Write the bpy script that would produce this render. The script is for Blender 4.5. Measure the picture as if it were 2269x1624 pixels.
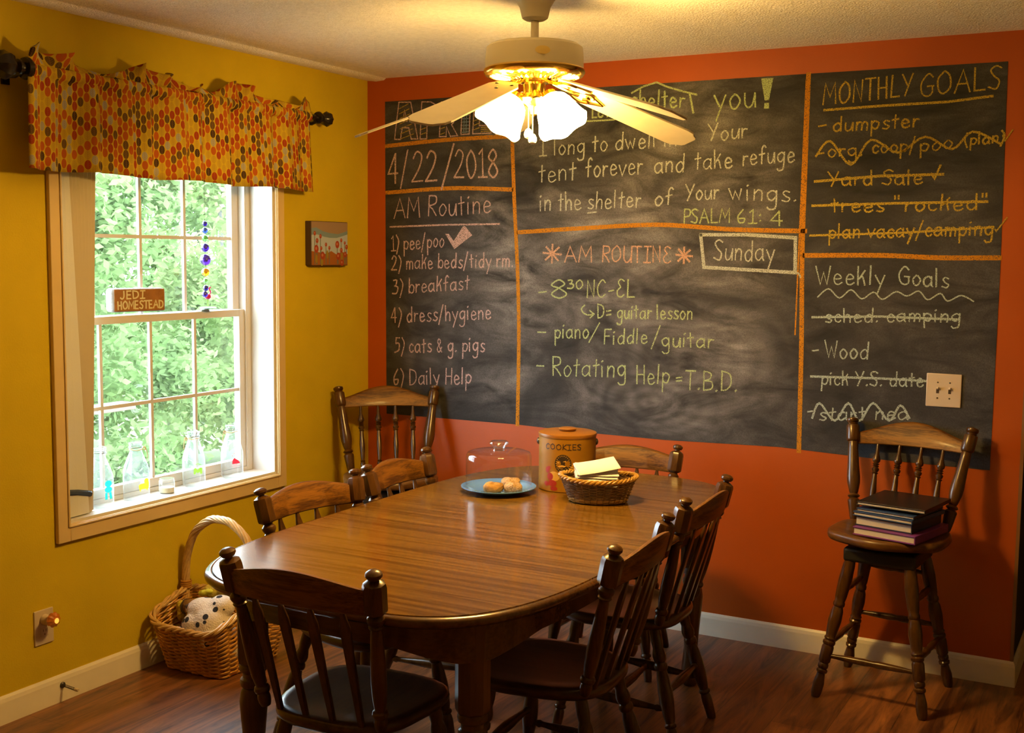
import bpy, bmesh, math, random
from math import sin, cos, pi, radians as R, sqrt, atan2
from mathutils import Matrix, Vector
random.seed(7)
for _o in list(bpy.data.objects): bpy.data.objects.remove(_o)
SC = bpy.context.scene; COL = SC.collection

# ------------------------------------------------------------------ camera
fw = Vector((-0.47716568, 0.87358987, -0.09567468)); rt = Vector((0.87713394, 0.48015033, 0.00957681)); up = Vector((-0.05430444, 0.07934979, 0.99536659))
cd = bpy.data.cameras.new('camera'); cam = bpy.data.objects.new('camera', cd); COL.objects.link(cam)
cam.matrix_world = Matrix(((rt.x, up.x, -fw.x, 3.377), (rt.y, up.y, -fw.y, -4.707), (rt.z, up.z, -fw.z, 1.6154), (0, 0, 0, 1)))
cd.sensor_width = 36; cd.sensor_fit = 'HORIZONTAL'; cd.lens = 36 * 2604.03 / 2269; cd.clip_start = .05; cd.clip_end = 200
SC.camera = cam

# ------------------------------------------------------------------ sky, exposure
SKY = 21.0; LAMP = 11.4
wd = bpy.data.worlds.new('sky'); SC.world = wd; wd.use_nodes = True
bg = wd.node_tree.nodes['Background']; bg.inputs[0].default_value = (.74, .87, 1.0, 1); bg.inputs[1].default_value = SKY
vs = SC.view_settings; vs.view_transform = 'Standard'; vs.look = 'None'; vs.gamma = 1; vs.use_curve_mapping = False; vs.exposure = 0.0

# ------------------------------------------------------------------ helpers
def lin(r, g, b):
    f = lambda c: (c/255/12.92) if c/255 <= .04045 else ((c/255+.055)/1.055)**2.4
    return (f(r), f(g), f(b), 1)
class MB:
    def __init__(s): s.v = []; s.f = []; s.uv = None; s.mi = []
    def add(s, vs_, fs, M=None, mi=0):
        o = len(s.v)
        for v in vs_: s.v.append(tuple(M @ Vector(v)) if M else tuple(v))
        for f in fs: s.f.append([i+o for i in f]); s.mi.append(mi)
        return s
    def box(s, lo, hi, M=None, mi=0):
        x0, y0, z0 = lo; x1, y1, z1 = hi
        return s.add([(x0,y0,z0),(x1,y0,z0),(x1,y1,z0),(x0,y1,z0),(x0,y0,z1),(x1,y0,z1),(x1,y1,z1),(x0,y1,z1)],
                     [(0,3,2,1),(4,5,6,7),(0,1,5,4),(1,2,6,5),(2,3,7,6),(3,0,4,7)], M, mi)
    def lathe(s, prof, n=20, M=None, mi=0, caps=True, phase=0):
        vs_ = []; fs = []
        for r, z in prof:
            for k in range(n):
                a = 2*pi*(k+phase)/n; vs_.append((r*cos(a), r*sin(a), z))
        for i in range(len(prof)-1):
            for k in range(n):
                k2 = (k+1) % n; fs.append((i*n+k, i*n+k2, (i+1)*n+k2, (i+1)*n+k))
        if caps:
            fs.append(tuple(range(n-1, -1, -1))); fs.append(tuple((len(prof)-1)*n+k for k in range(n)))
        return s.add(vs_, fs, M, mi)
    def tube(s, pts, r, n=8, closed=False, mi=0, caps=True, flat=None):
        pts = [Vector(p) for p in pts]; m = len(pts); vs_ = []; fs = []; nrm = None
        for i, p in enumerate(pts):
            if closed: t = pts[(i+1) % m]-pts[i-1]
            else: t = pts[min(i+1, m-1)]-pts[max(i-1, 0)]
            t.normalize() if t.length > 1e-9 else None
            if nrm is None:
                a = Vector((0, 0, 1)) if abs(t.z) < .9 else Vector((1, 0, 0)); nrm = (a-t*a.dot(t)).normalized()
            else:
                q = nrm-t*nrm.dot(t); nrm = q.normalized() if q.length > 1e-6 else nrm
            b = t.cross(nrm); rr = r[i] if isinstance(r, (list, tuple)) else r
            for k in range(n):
                a = 2*pi*k/n; fx = 1 if not flat else flat
                vs_.append(tuple(p+nrm*(rr*cos(a)*fx)+b*(rr*sin(a))))
        for i in range(m if closed else m-1):
            j = (i+1) % m
            for k in range(n):
                k2 = (k+1) % n; fs.append((i*n+k, i*n+k2, j*n+k2, j*n+k))
        if caps and not closed: fs.append(tuple(range(n-1, -1, -1))); fs.append(tuple((m-1)*n+k for k in range(n)))
        return s.add(vs_, fs, None, mi)
    def prism(s, poly, z0, z1, M=None, mi=0):
        n = len(poly); vs_ = [(x, y, z0) for x, y in poly]+[(x, y, z1) for x, y in poly]
        fs = [tuple(range(n-1, -1, -1)), tuple(range(n, 2*n))]+[(k, (k+1) % n, n+(k+1) % n, n+k) for k in range(n)]
        return s.add(vs_, fs, M, mi)
    def rings(s, loops, M=None, mi=0, caps=True):
        n = len(loops[0]); vs_ = [p for l in loops for p in l]; fs = []
        for i in range(len(loops)-1):
            for k in range(n):
                k2 = (k+1) % n; fs.append((i*n+k, i*n+k2, (i+1)*n+k2, (i+1)*n+k))
        if caps: fs.append(tuple(range(n-1, -1, -1))); fs.append(tuple((len(loops)-1)*n+k for k in range(n)))
        return s.add(vs_, fs, M, mi)
    def ball(s, c, rx, ry=None, rz=None, n=16, m=10, M=None, mi=0):
        ry = ry or rx; rz = rz or rx; vs_ = [(c[0], c[1], c[2]-rz)]; fs = []
        for i in range(1, m):
            t = -pi/2+pi*i/m
            for k in range(n): vs_.append((c[0]+rx*cos(t)*cos(2*pi*k/n), c[1]+ry*cos(t)*sin(2*pi*k/n), c[2]+rz*sin(t)))
        vs_.append((c[0], c[1], c[2]+rz)); L = len(vs_)-1
        for k in range(n):
            fs.append((0, 1+(k+1) % n, 1+k)); fs.append((L, L-n+k, L-n+(k+1) % n))
        for i in range(m-2):
            for k in range(n):
                a = 1+i*n; k2 = (k+1) % n; fs.append((a+k, a+k2, a+n+k2, a+n+k))
        return s.add(vs_, fs, M, mi)
    def build(s, name, mat, parent=None, smooth=True, bevel=0, seg=2, angle=40, recalc=True):
        me = bpy.data.meshes.new(name); me.from_pydata(s.v, [], s.f)
        for m_ in (mat if isinstance(mat, (list, tuple)) else [mat]): me.materials.append(m_)
        if any(s.mi): me.polygons.foreach_set('material_index', s.mi)
        if recalc:
            b = bmesh.new(); b.from_mesh(me); bmesh.ops.recalc_face_normals(b, faces=b.faces); b.to_mesh(me); b.free()
        if smooth:
            me.shade_smooth(); me.set_sharp_from_angle(angle=R(angle))
        if s.uv:
            ul = me.uv_layers.new(name='UVMap')
            for lp in me.loops: ul.data[lp.index].uv = s.uv[lp.vertex_index]
        o = bpy.data.objects.new(name, me); COL.objects.link(o)
        if parent: o.parent = parent
        if bevel:
            bm_ = o.modifiers.new('bevel', 'BEVEL'); bm_.width = bevel; bm_.segments = seg; bm_.limit_method = 'ANGLE'; bm_.angle_limit = R(40)
        return o
def empty(name, loc=(0, 0, 0), rz=0, sc=1):
    o = bpy.data.objects.new(name, None); COL.objects.link(o); o.location = loc; o.rotation_euler = (0, 0, R(rz)); o.scale = (sc,)*3
    o.empty_display_size = .05; return o
def tag(o, label, cat, group=None, kind=None):
    o['label'] = label; o['category'] = cat
    if group: o['group'] = group
    if kind: o['kind'] = kind
    return o
def struct(o): o['kind'] = 'structure'; return o
def lab(o, label): o['label'] = label; return o
def dup(root, loc, rz, label, sc=None, group=None):
    r = root.copy(); COL.objects.link(r); r.location = loc; r.rotation_euler = (0, 0, R(rz)); r['label'] = label
    if sc: r.scale = (sc,)*3
    if group: r['group'] = group
    def kids(a, b):
        for ch in list(a.children):
            if ch.parent != a: continue
            c = ch.copy(); COL.objects.link(c); c.parent = b; kids(ch, c)
    kids(root, r); return r
def axis(p0, p1):
    p0 = Vector(p0); p1 = Vector(p1); z = (p1-p0).normalized(); a = Vector((0, 1, 0)) if abs(z.y) < .9 else Vector((1, 0, 0))
    x = a.cross(z).normalized(); y = z.cross(x); M = Matrix((x, y, z)).transposed().to_4x4(); M.translation = p0; return M
def turned(p0, p1, prof, n=14):      # prof = (radius, fraction of the length)
    L = (Vector(p1)-Vector(p0)).length; return [(r, t*L) for r, t in prof], axis(p0, p1)
def cr(pts, k=5, closed=False):      # smooth curve through points
    P = [Vector(p) for p in pts]; n = len(P); out = []
    for i in range(n if closed else n-1):
        a, b, c, d = (P[(i-1) % n], P[i], P[(i+1) % n], P[(i+2) % n]) if closed else (P[max(i-1, 0)], P[i], P[i+1], P[min(i+2, n-1)])
        for j in range(k):
            t = j/k; out.append(.5*((2*b)+(c-a)*t+(2*a-5*b+4*c-d)*t*t+(3*b-a-3*c+d)*t**3))
    if not closed: out.append(P[-1])
    return out

# ------------------------------------------------------------------ materials
def nodes(name):
    m = bpy.data.materials.new(name); m.use_nodes = True; nt = m.node_tree; return m, nt, nt.nodes['Principled BSDF']
def pbr(name, col, rough=.5, metal=0, spec=.5, bump=0, bscale=200, var=0, vscale=8, emit=0, ecol=None, coat=0, detail=2, sheen=0):
    m, nt, p = nodes(name); N = nt.nodes.new; L = nt.links.new
    p.inputs['Base Color'].default_value = col; p.inputs['Roughness'].default_value = rough; p.inputs['Metallic'].default_value = metal
    p.inputs['Specular IOR Level'].default_value = spec; p.inputs['Coat Weight'].default_value = coat; p.inputs['Coat Roughness'].default_value = .15
    if sheen: p.inputs['Sheen Weight'].default_value = sheen
    if emit: p.inputs['Emission Strength'].default_value = emit; p.inputs['Emission Color'].default_value = ecol or col
    if bump or var: tc = N('ShaderNodeTexCoord')
    if var:
        n = N('ShaderNodeTexNoise'); n.inputs['Scale'].default_value = vscale; n.inputs['Detail'].default_value = 4; L(tc.outputs['Object'], n.inputs['Vector'])
        r = N('ShaderNodeMapRange'); r.inputs['From Min'].default_value = .3; r.inputs['From Max'].default_value = .7; r.inputs['To Min'].default_value = 1-var; r.inputs['To Max'].default_value = 1+var
        L(n.outputs['Fac'], r.inputs['Value']); mx = N('ShaderNodeMix'); mx.data_type = 'RGBA'; mx.blend_type = 'MULTIPLY'; mx.inputs[0].default_value = 1
        mx.inputs[6].default_value = col; L(r.outputs[0], mx.inputs[7]); L(mx.outputs[2], p.inputs['Base Color'])
    if bump:
        n2 = N('ShaderNodeTexNoise'); n2.inputs['Scale'].default_value = bscale; n2.inputs['Detail'].default_value = detail; L(tc.outputs['Object'], n2.inputs['Vector'])
        b = N('ShaderNodeBump'); b.inputs['Strength'].default_value = bump; b.inputs['Distance'].default_value = .01; L(n2.outputs['Fac'], b.inputs['Height']); L(b.outputs[0], p.inputs['Normal'])
    return m
def wood(name, c1, c2, grain='z', scale=14, stretch=14, rough=.35, coat=.3, sharp=.5, spec=.5, fine=.45):
    m, nt, p = nodes(name); N = nt.nodes.new; L = nt.links.new
    tc = N('ShaderNodeTexCoord'); mp = N('ShaderNodeMapping'); s = [scale]*3; s['xyz'.index(grain)] = scale/stretch; mp.inputs['Scale'].default_value = s
    L(tc.outputs['Object'], mp.inputs[0])
    n1 = N('ShaderNodeTexNoise'); n1.inputs['Scale'].default_value = 1; n1.inputs['Detail'].default_value = 6; n1.inputs['Roughness'].default_value = .65; n1.inputs['Distortion'].default_value = .6; L(mp.outputs[0], n1.inputs['Vector'])
    n2 = N('ShaderNodeTexNoise'); n2.inputs['Scale'].default_value = 7; n2.inputs['Detail'].default_value = 3; L(mp.outputs[0], n2.inputs['Vector'])
    ad = N('ShaderNodeMath'); ad.operation = 'MULTIPLY_ADD'; ad.inputs[1].default_value = fine; L(n2.outputs['Fac'], ad.inputs[0]); L(n1.outputs['Fac'], ad.inputs[2])
    cr_ = N('ShaderNodeValToRGB'); e = cr_.color_ramp.elements; e[0].position = .5+fine/2-sharp*.3; e[0].color = c2; e[1].position = .5+fine/2+sharp*.22; e[1].color = c1; L(ad.outputs[0], cr_.inputs[0])
    L(cr_.outputs[0], p.inputs['Base Color']); p.inputs['Roughness'].default_value = rough; p.inputs['Coat Weight'].default_value = coat; p.inputs['Coat Roughness'].default_value = .12
    p.inputs['Specular IOR Level'].default_value = spec
    return m
def thin_glass(name, tint=(1, 1, 1, 1), edge=.55, rough=.02, base=.04, milk=0):
    m = bpy.data.materials.new(name); m.use_nodes = True; nt = m.node_tree; nt.nodes.clear(); N = nt.nodes.new; L = nt.links.new
    o = N('ShaderNodeOutputMaterial'); t = N('ShaderNodeBsdfTransparent'); t.inputs[0].default_value = tint; g = N('ShaderNodeBsdfGlossy'); g.inputs['Roughness'].default_value = rough
    lw = N('ShaderNodeLayerWeight'); lw.inputs[0].default_value = .5; pw = N('ShaderNodeMath'); pw.operation = 'POWER'; pw.inputs[1].default_value = 3.2; L(lw.outputs['Facing'], pw.inputs[0])
    ma = N('ShaderNodeMath'); ma.operation = 'MULTIPLY_ADD'; ma.inputs[1].default_value = edge; ma.inputs[2].default_value = base; L(pw.outputs[0], ma.inputs[0])
    mx = N('ShaderNodeMixShader'); L(ma.outputs[0], mx.inputs[0]); L(t.outputs[0], mx.inputs[1]); L(g.outputs[0], mx.inputs[2])
    if milk:
        tr = N('ShaderNodeBsdfTranslucent'); tr.inputs[0].default_value = (.9, .93, .95, 1); m3 = N('ShaderNodeMixShader'); m4 = N('ShaderNodeMath'); m4.operation = 'MULTIPLY_ADD'; m4.inputs[1].default_value = milk*8; m4.inputs[2].default_value = milk; L(pw.outputs[0], m4.inputs[0]); L(m4.outputs[0], m3.inputs[0]); L(mx.outputs[0], m3.inputs[1]); L(tr.outputs[0], m3.inputs[2]); mx = m3
    L(mx.outputs[0], o.inputs[0]); return m
def print_mat(name, c):
    m = bpy.data.materials.new(name); m.use_nodes = True; nt = m.node_tree; nt.nodes.clear(); N = nt.nodes.new; L = nt.links.new
    o = N('ShaderNodeOutputMaterial'); d = N('ShaderNodeBsdfDiffuse'); t = N('ShaderNodeBsdfTranslucent'); d.inputs[0].default_value = c; t.inputs[0].default_value = c; mx = N('ShaderNodeMixShader'); mx.inputs[0].default_value = .55
    L(d.outputs[0], mx.inputs[1]); L(t.outputs[0], mx.inputs[2]); L(mx.outputs[0], o.inputs[0]); return m
M = {}
M['wall_yellow'] = pbr('wall_yellow', (.57, .405, .012, 1), .75, spec=.2, bump=.12, bscale=160, var=.05, vscale=5)
M['wall_orange'] = pbr('wall_orange', (.40, .074, .006, 1), .45, spec=.35, bump=.06, bscale=220, var=.05, vscale=3)
M['ceiling'] = pbr('popcorn_ceiling', (.94, .89, .86, 1), .9, spec=.1, bump=.7, bscale=140, var=.07, vscale=60, detail=4)
M['wall_cream'] = pbr('wall_cream', (.5, .36, .16, 1), .8)
M['trim'] = pbr('cream_trim', (.64, .46, .21, 1), .4, var=.03, vscale=10)
M['base'] = pbr('baseboard_paint', (.76, .68, .54, 1), .4, var=.04, vscale=10)
M['vinyl'] = pbr('white_vinyl', (.62, .58, .52, 1), .35)
M['chair'] = wood('chair_wood', (0.096, 0.04, 0.008, 1), (0.04, 0.0152, 0.004, 1), 'z', 22, 12, .28, .12, spec=.45)
M['crest'] = wood('chair_rail_wood', (.22, .088, .009, 1), (.065, .022, .004, 1), 'x', 46, 14, .45, .04, .5, .28)
M['seat'] = wood('chair_seat_wood', (0.076, 0.0336, 0.016, 1), (0.036, 0.016, 0.0096, 1), 'y', 14, 9, .30, .3)
M['stool'] = wood('stool_wood', (.085, .034, .005, 1), (.035, .013, .003, 1), 'z', 20, 12, .28, .1, .5, .45)
M['stoolseat'] = wood('stool_seat_wood', (.14, .058, .009, 1), (.058, .022, .005, 1), 'x', 14, 9, .36, .1, .5, .4)
M['tabletop'] = wood('table_laminate', (.215, .103, .010, 1), (.088, .035, .005, 1), 'x', 62, 44, .22, .35, .36, .45, .15)
M['tableedge'] = wood('table_edge_wood', (0.12, 0.0512, 0.016, 1), (0.064, 0.0248, 0.0088, 1), 'x', 14, 8, .22, .4)
M['tableleg'] = wood('table_leg_wood', (0.12, 0.0544, 0.0192, 1), (0.06, 0.0248, 0.0096, 1), 'z', 16, 12, .33, .2)
M['black'] = pbr('black_paint', (.02, .018, .017, 1), .45)
M['iron'] = pbr('dark_bronze', (.018, .013, .012, 1), .25, metal=.3, spec=.6)
M['brass'] = pbr('polished_brass', (.83, .56, .14, 1), .18, metal=1)
M['fanwhite'] = pbr('aged_white_enamel', (0.465, 0.4125, 0.315, 1), .4)
M['blade'] = pbr('blade_white', (0.465, 0.405, 0.315, 1), .5, var=.05, vscale=20)
M['badge'] = pbr('badge_gold', (.55, .40, .12, 1), .4)
M['plate_ivory'] = pbr('ivory_plastic', (0.576, 0.4608, 0.3312, 1), .35)
M['screw'] = pbr('screw_metal', (.12, .10, .08, 1), .3, metal=.6)
M['glass'] = thin_glass('window_glass', (.96, .98, .97, 1), .5, .01, .03, .0025)
M['bottle'] = thin_glass('bottle_glass', (.91, .945, .945, 1), .6, .05, .05, .05)
M['dome'] = thin_glass('dome_glass', (.985, .985, .98, 1), .55, .03, .035)
M['knobglass'] = thin_glass('knob_glass', (.93, .94, .94, 1), .9, .05, .12)
M['willow'] = pbr('willow', (.48, .215, .028, 1), .4, var=.35, vscale=18, coat=.2)
M['willowlight'] = pbr('pale_willow', (0.576, 0.352, 0.12, 1), .4, var=.18, vscale=40, coat=.2)
M['reed'] = pbr('dark_reed', (0.136, 0.068, 0.0256, 1), .4, var=.4, vscale=40, coat=.2)
M['reedlight'] = pbr('golden_reed', (0.416, 0.224, 0.04, 1), .4, var=.2, vscale=40)
M['plateblue'] = pbr('blue_glaze', (0.1275, 0.3, 0.675, 1), .15, coat=.5)
M['biscuit'] = pbr('baked_biscuit', (0.465, 0.24, 0.06, 1), .8, bump=.5, bscale=90, var=.35, vscale=45)
M['sugar'] = pbr('sugared_biscuit', (0.54, 0.3375, 0.165, 1), .85, bump=.8, bscale=240, var=.3, vscale=120)
M['napkin'] = pbr('paper_napkin', (.78, .76, .80, 1), .9, bump=.1, bscale=300)
M['tin'] = pbr('tin_ochre', (.30, .135, .003, 1), .5, spec=.3, var=.12, vscale=9)
M['tinlid'] = pbr('tin_lid', (.26, .10, .006, 1), .4, coat=.1)
M['ink'] = pbr('dark_ink', (.03, .018, .010, 1), .5)
M['tinred'] = pbr('tin_red', (.34, .025, .012, 1), .4)
M['tinyellow'] = pbr('tin_yellow', (.60, .34, .05, 1), .4)
M['bookblack'] = pbr('binder_black', (.012, .010, .012, 1), .35)
M['bookblue'] = pbr('book_blue', (.02, .05, .16, 1), .4)
M['bookpurple'] = pbr('book_purple', (.16, .03, .20, 1), .4)
M['booknavy'] = pbr('book_navy', (.012, .018, .05, 1), .4)
M['paper'] = pbr('book_pages', (0.576, 0.496, 0.384, 1), .9, bump=.2, bscale=400)
M['orangetab'] = pbr('orange_tab', (.5, .08, .01, 1), .5)
M['linen'] = pbr('white_lining', (.62, .60, .57, 1), .9, bump=.05)
M['pleat'] = pbr('pleated_shade', (.50, .42, .30, 1), .9)
M['navy'] = pbr('navy_strap', (.03, .045, .09, 1), .7)
M['stone'] = pbr('painted_block', (0.264, 0.104, 0.016, 1), .85, bump=.5, bscale=90, var=.2, vscale=20)
M['stoneside'] = pbr('block_side', (0.3, 0.282, 0.276, 1), .9, bump=.5, bscale=120, var=.15, vscale=30)
M['stonetext'] = pbr('pale_paint', (.58, .50, .26, 1), .8)
for nm, c in dict(teal=(.02, .36, .30, 1), yellowp=(.85, .68, .02, 1), greenp=(.22, .62, .04, 1), redp=(.45, .02, .03, 1), redl=(.75, .25, .28, 1)).items(): M[nm] = print_mat('print_'+nm, c)
M['wax'] = pbr('candle_wax', (.78, .66, .42, 1), .6)
M['twine'] = pbr('raffia', (.60, .44, .24, 1), .8)
M['plush'] = None
M['plushyellow'] = pbr('plush_yellow', (0.54, 0.4125, 0.045, 1), .95, bump=.6, bscale=140, var=.12, vscale=30)
M['plushtan'] = pbr('plush_tan', (0.315, 0.165, 0.045, 1), .95, bump=.6, bscale=140, var=.2, vscale=30)
M['plushdark'] = pbr('plush_dark', (.05, .03, .02, 1), .9)
M['steel'] = pbr('dull_steel', (.10, .09, .08, 1), .35, metal=.7)
M['rubber'] = pbr('cream_tip', (.6, .5, .36, 1), .6)
M['dark'] = pbr('hall_shade_black', (.018, .014, .012, 1), .9)  # near-black colour paints in the shade of the unlit passage past the wall end
M['leaf'] = None
M['bark'] = pbr('bark', (.09, .085, .08, 1), .9, bump=.5, bscale=40)
M['deckwood'] = pbr('weathered_plank', (.15, .11, .10, 1), .8)
M['grass'] = pbr('lawn', (.15, .18, .09, 1), .9, var=.3, vscale=2)

def light_mat(name, col, strength):
    m = bpy.data.materials.new(name); m.use_nodes = True; nt = m.node_tree; nt.nodes.clear(); o = nt.nodes.new('ShaderNodeOutputMaterial'); e = nt.nodes.new('ShaderNodeEmission')
    e.inputs[0].default_value = col; e.inputs[1].default_value = strength; nt.links.new(e.outputs[0], o.inputs[0]); return m
M['shade'] = light_mat('lit_frosted_shade', (1, .60, .15, 1), 22*LAMP)
M['bulb'] = light_mat('lit_bulb', (1, .64, .20, 1), 60*LAMP)
M['nightglow'] = pbr('amber_night_light', (.42, .10, .004, 1), .15, emit=.05, ecol=(1, .28, .02, 1))
M['nightbulb'] = light_mat('night_bulb', (1, .50, .06, 1), 1.3)

def foliage_mat(name, c, t):
    m = bpy.data.materials.new(name); m.use_nodes = True; nt = m.node_tree; nt.nodes.clear(); N = nt.nodes.new; L = nt.links.new
    o = N('ShaderNodeOutputMaterial'); d = N('ShaderNodeBsdfDiffuse'); tr = N('ShaderNodeBsdfTranslucent'); mx = N('ShaderNodeMixShader'); mx.inputs[0].default_value = .5
    oi = N('ShaderNodeTexCoord'); n = N('ShaderNodeTexNoise'); n.inputs['Scale'].default_value = 1.6; L(oi.outputs['Object'], n.inputs['Vector'])
    r = N('ShaderNodeValToRGB'); r.color_ramp.elements[0].position = .35; r.color_ramp.elements[0].color = c; r.color_ramp.elements[1].position = .68; r.color_ramp.elements[1].color = t
    L(n.outputs['Fac'], r.inputs[0]); L(r.outputs[0], d.inputs[0]); L(r.outputs[0], tr.inputs[0]); L(d.outputs[0], mx.inputs[1]); L(tr.outputs[0], mx.inputs[2]); L(mx.outputs[0], o.inputs[0]); return m
M['leaf'] = foliage_mat('spring_leaves', (.185, .28, .095, 1), (.29, .36, .16, 1))
M['leafdark'] = foliage_mat('deeper_leaves', (.15, .24, .085, 1), (.23, .31, .135, 1))

def floor_mat():
    m, nt, p = nodes('laminate_floor'); N = nt.nodes.new; L = nt.links.new; tc = N('ShaderNodeTexCoord')
    br = N('ShaderNodeTexBrick'); br.offset = .37; br.inputs['Scale'].default_value = 1; br.inputs['Mortar Size'].default_value = .0012; br.inputs['Brick Width'].default_value = 1.25; br.inputs['Row Height'].default_value = .19
    br.inputs['Color1'].default_value = (.8, .8, .8, 1); br.inputs['Color2'].default_value = (1.25, 1.25, 1.25, 1); br.inputs['Mortar'].default_value = (.3, .3, .3, 1)
    rot = N('ShaderNodeMapping'); rot.inputs['Rotation'].default_value = (0, 0, pi/2); L(tc.outputs['Object'], rot.inputs[0]); L(rot.outputs[0], br.inputs['Vector'])
    mp = N('ShaderNodeMapping'); mp.inputs['Scale'].default_value = (16, 1.6, 1); L(tc.outputs['Object'], mp.inputs[0])
    n1 = N('ShaderNodeTexNoise'); n1.inputs['Scale'].default_value = 1.0; n1.inputs['Detail'].default_value = 8; n1.inputs['Roughness'].default_value = .7; n1.inputs['Distortion'].default_value = 1.2; L(mp.outputs[0], n1.inputs['Vector'])
    r = N('ShaderNodeValToRGB'); e = r.color_ramp.elements; e[0].position = .36; e[0].color = (.050, .017, .009, 1); e[1].position = .64; e[1].color = (.32, .120, .034, 1); L(n1.outputs['Fac'], r.inputs[0])
    mx = N('ShaderNodeMix'); mx.data_type = 'RGBA'; mx.blend_type = 'MULTIPLY'; mx.inputs[0].default_value = 1; L(r.outputs[0], mx.inputs[6]); L(br.outputs['Color'], mx.inputs[7]); L(mx.outputs[2], p.inputs['Base Color'])
    p.inputs['Roughness'].default_value = .38; p.inputs['Coat Weight'].default_value = .15
    b = N('ShaderNodeBump'); b.inputs['Strength'].default_value = .15; b.inputs['Distance'].default_value = .004; L(n1.outputs['Fac'], b.inputs['Height']); L(b.outputs[0], p.inputs['Normal']); return m
M['floor'] = floor_mat()

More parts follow.
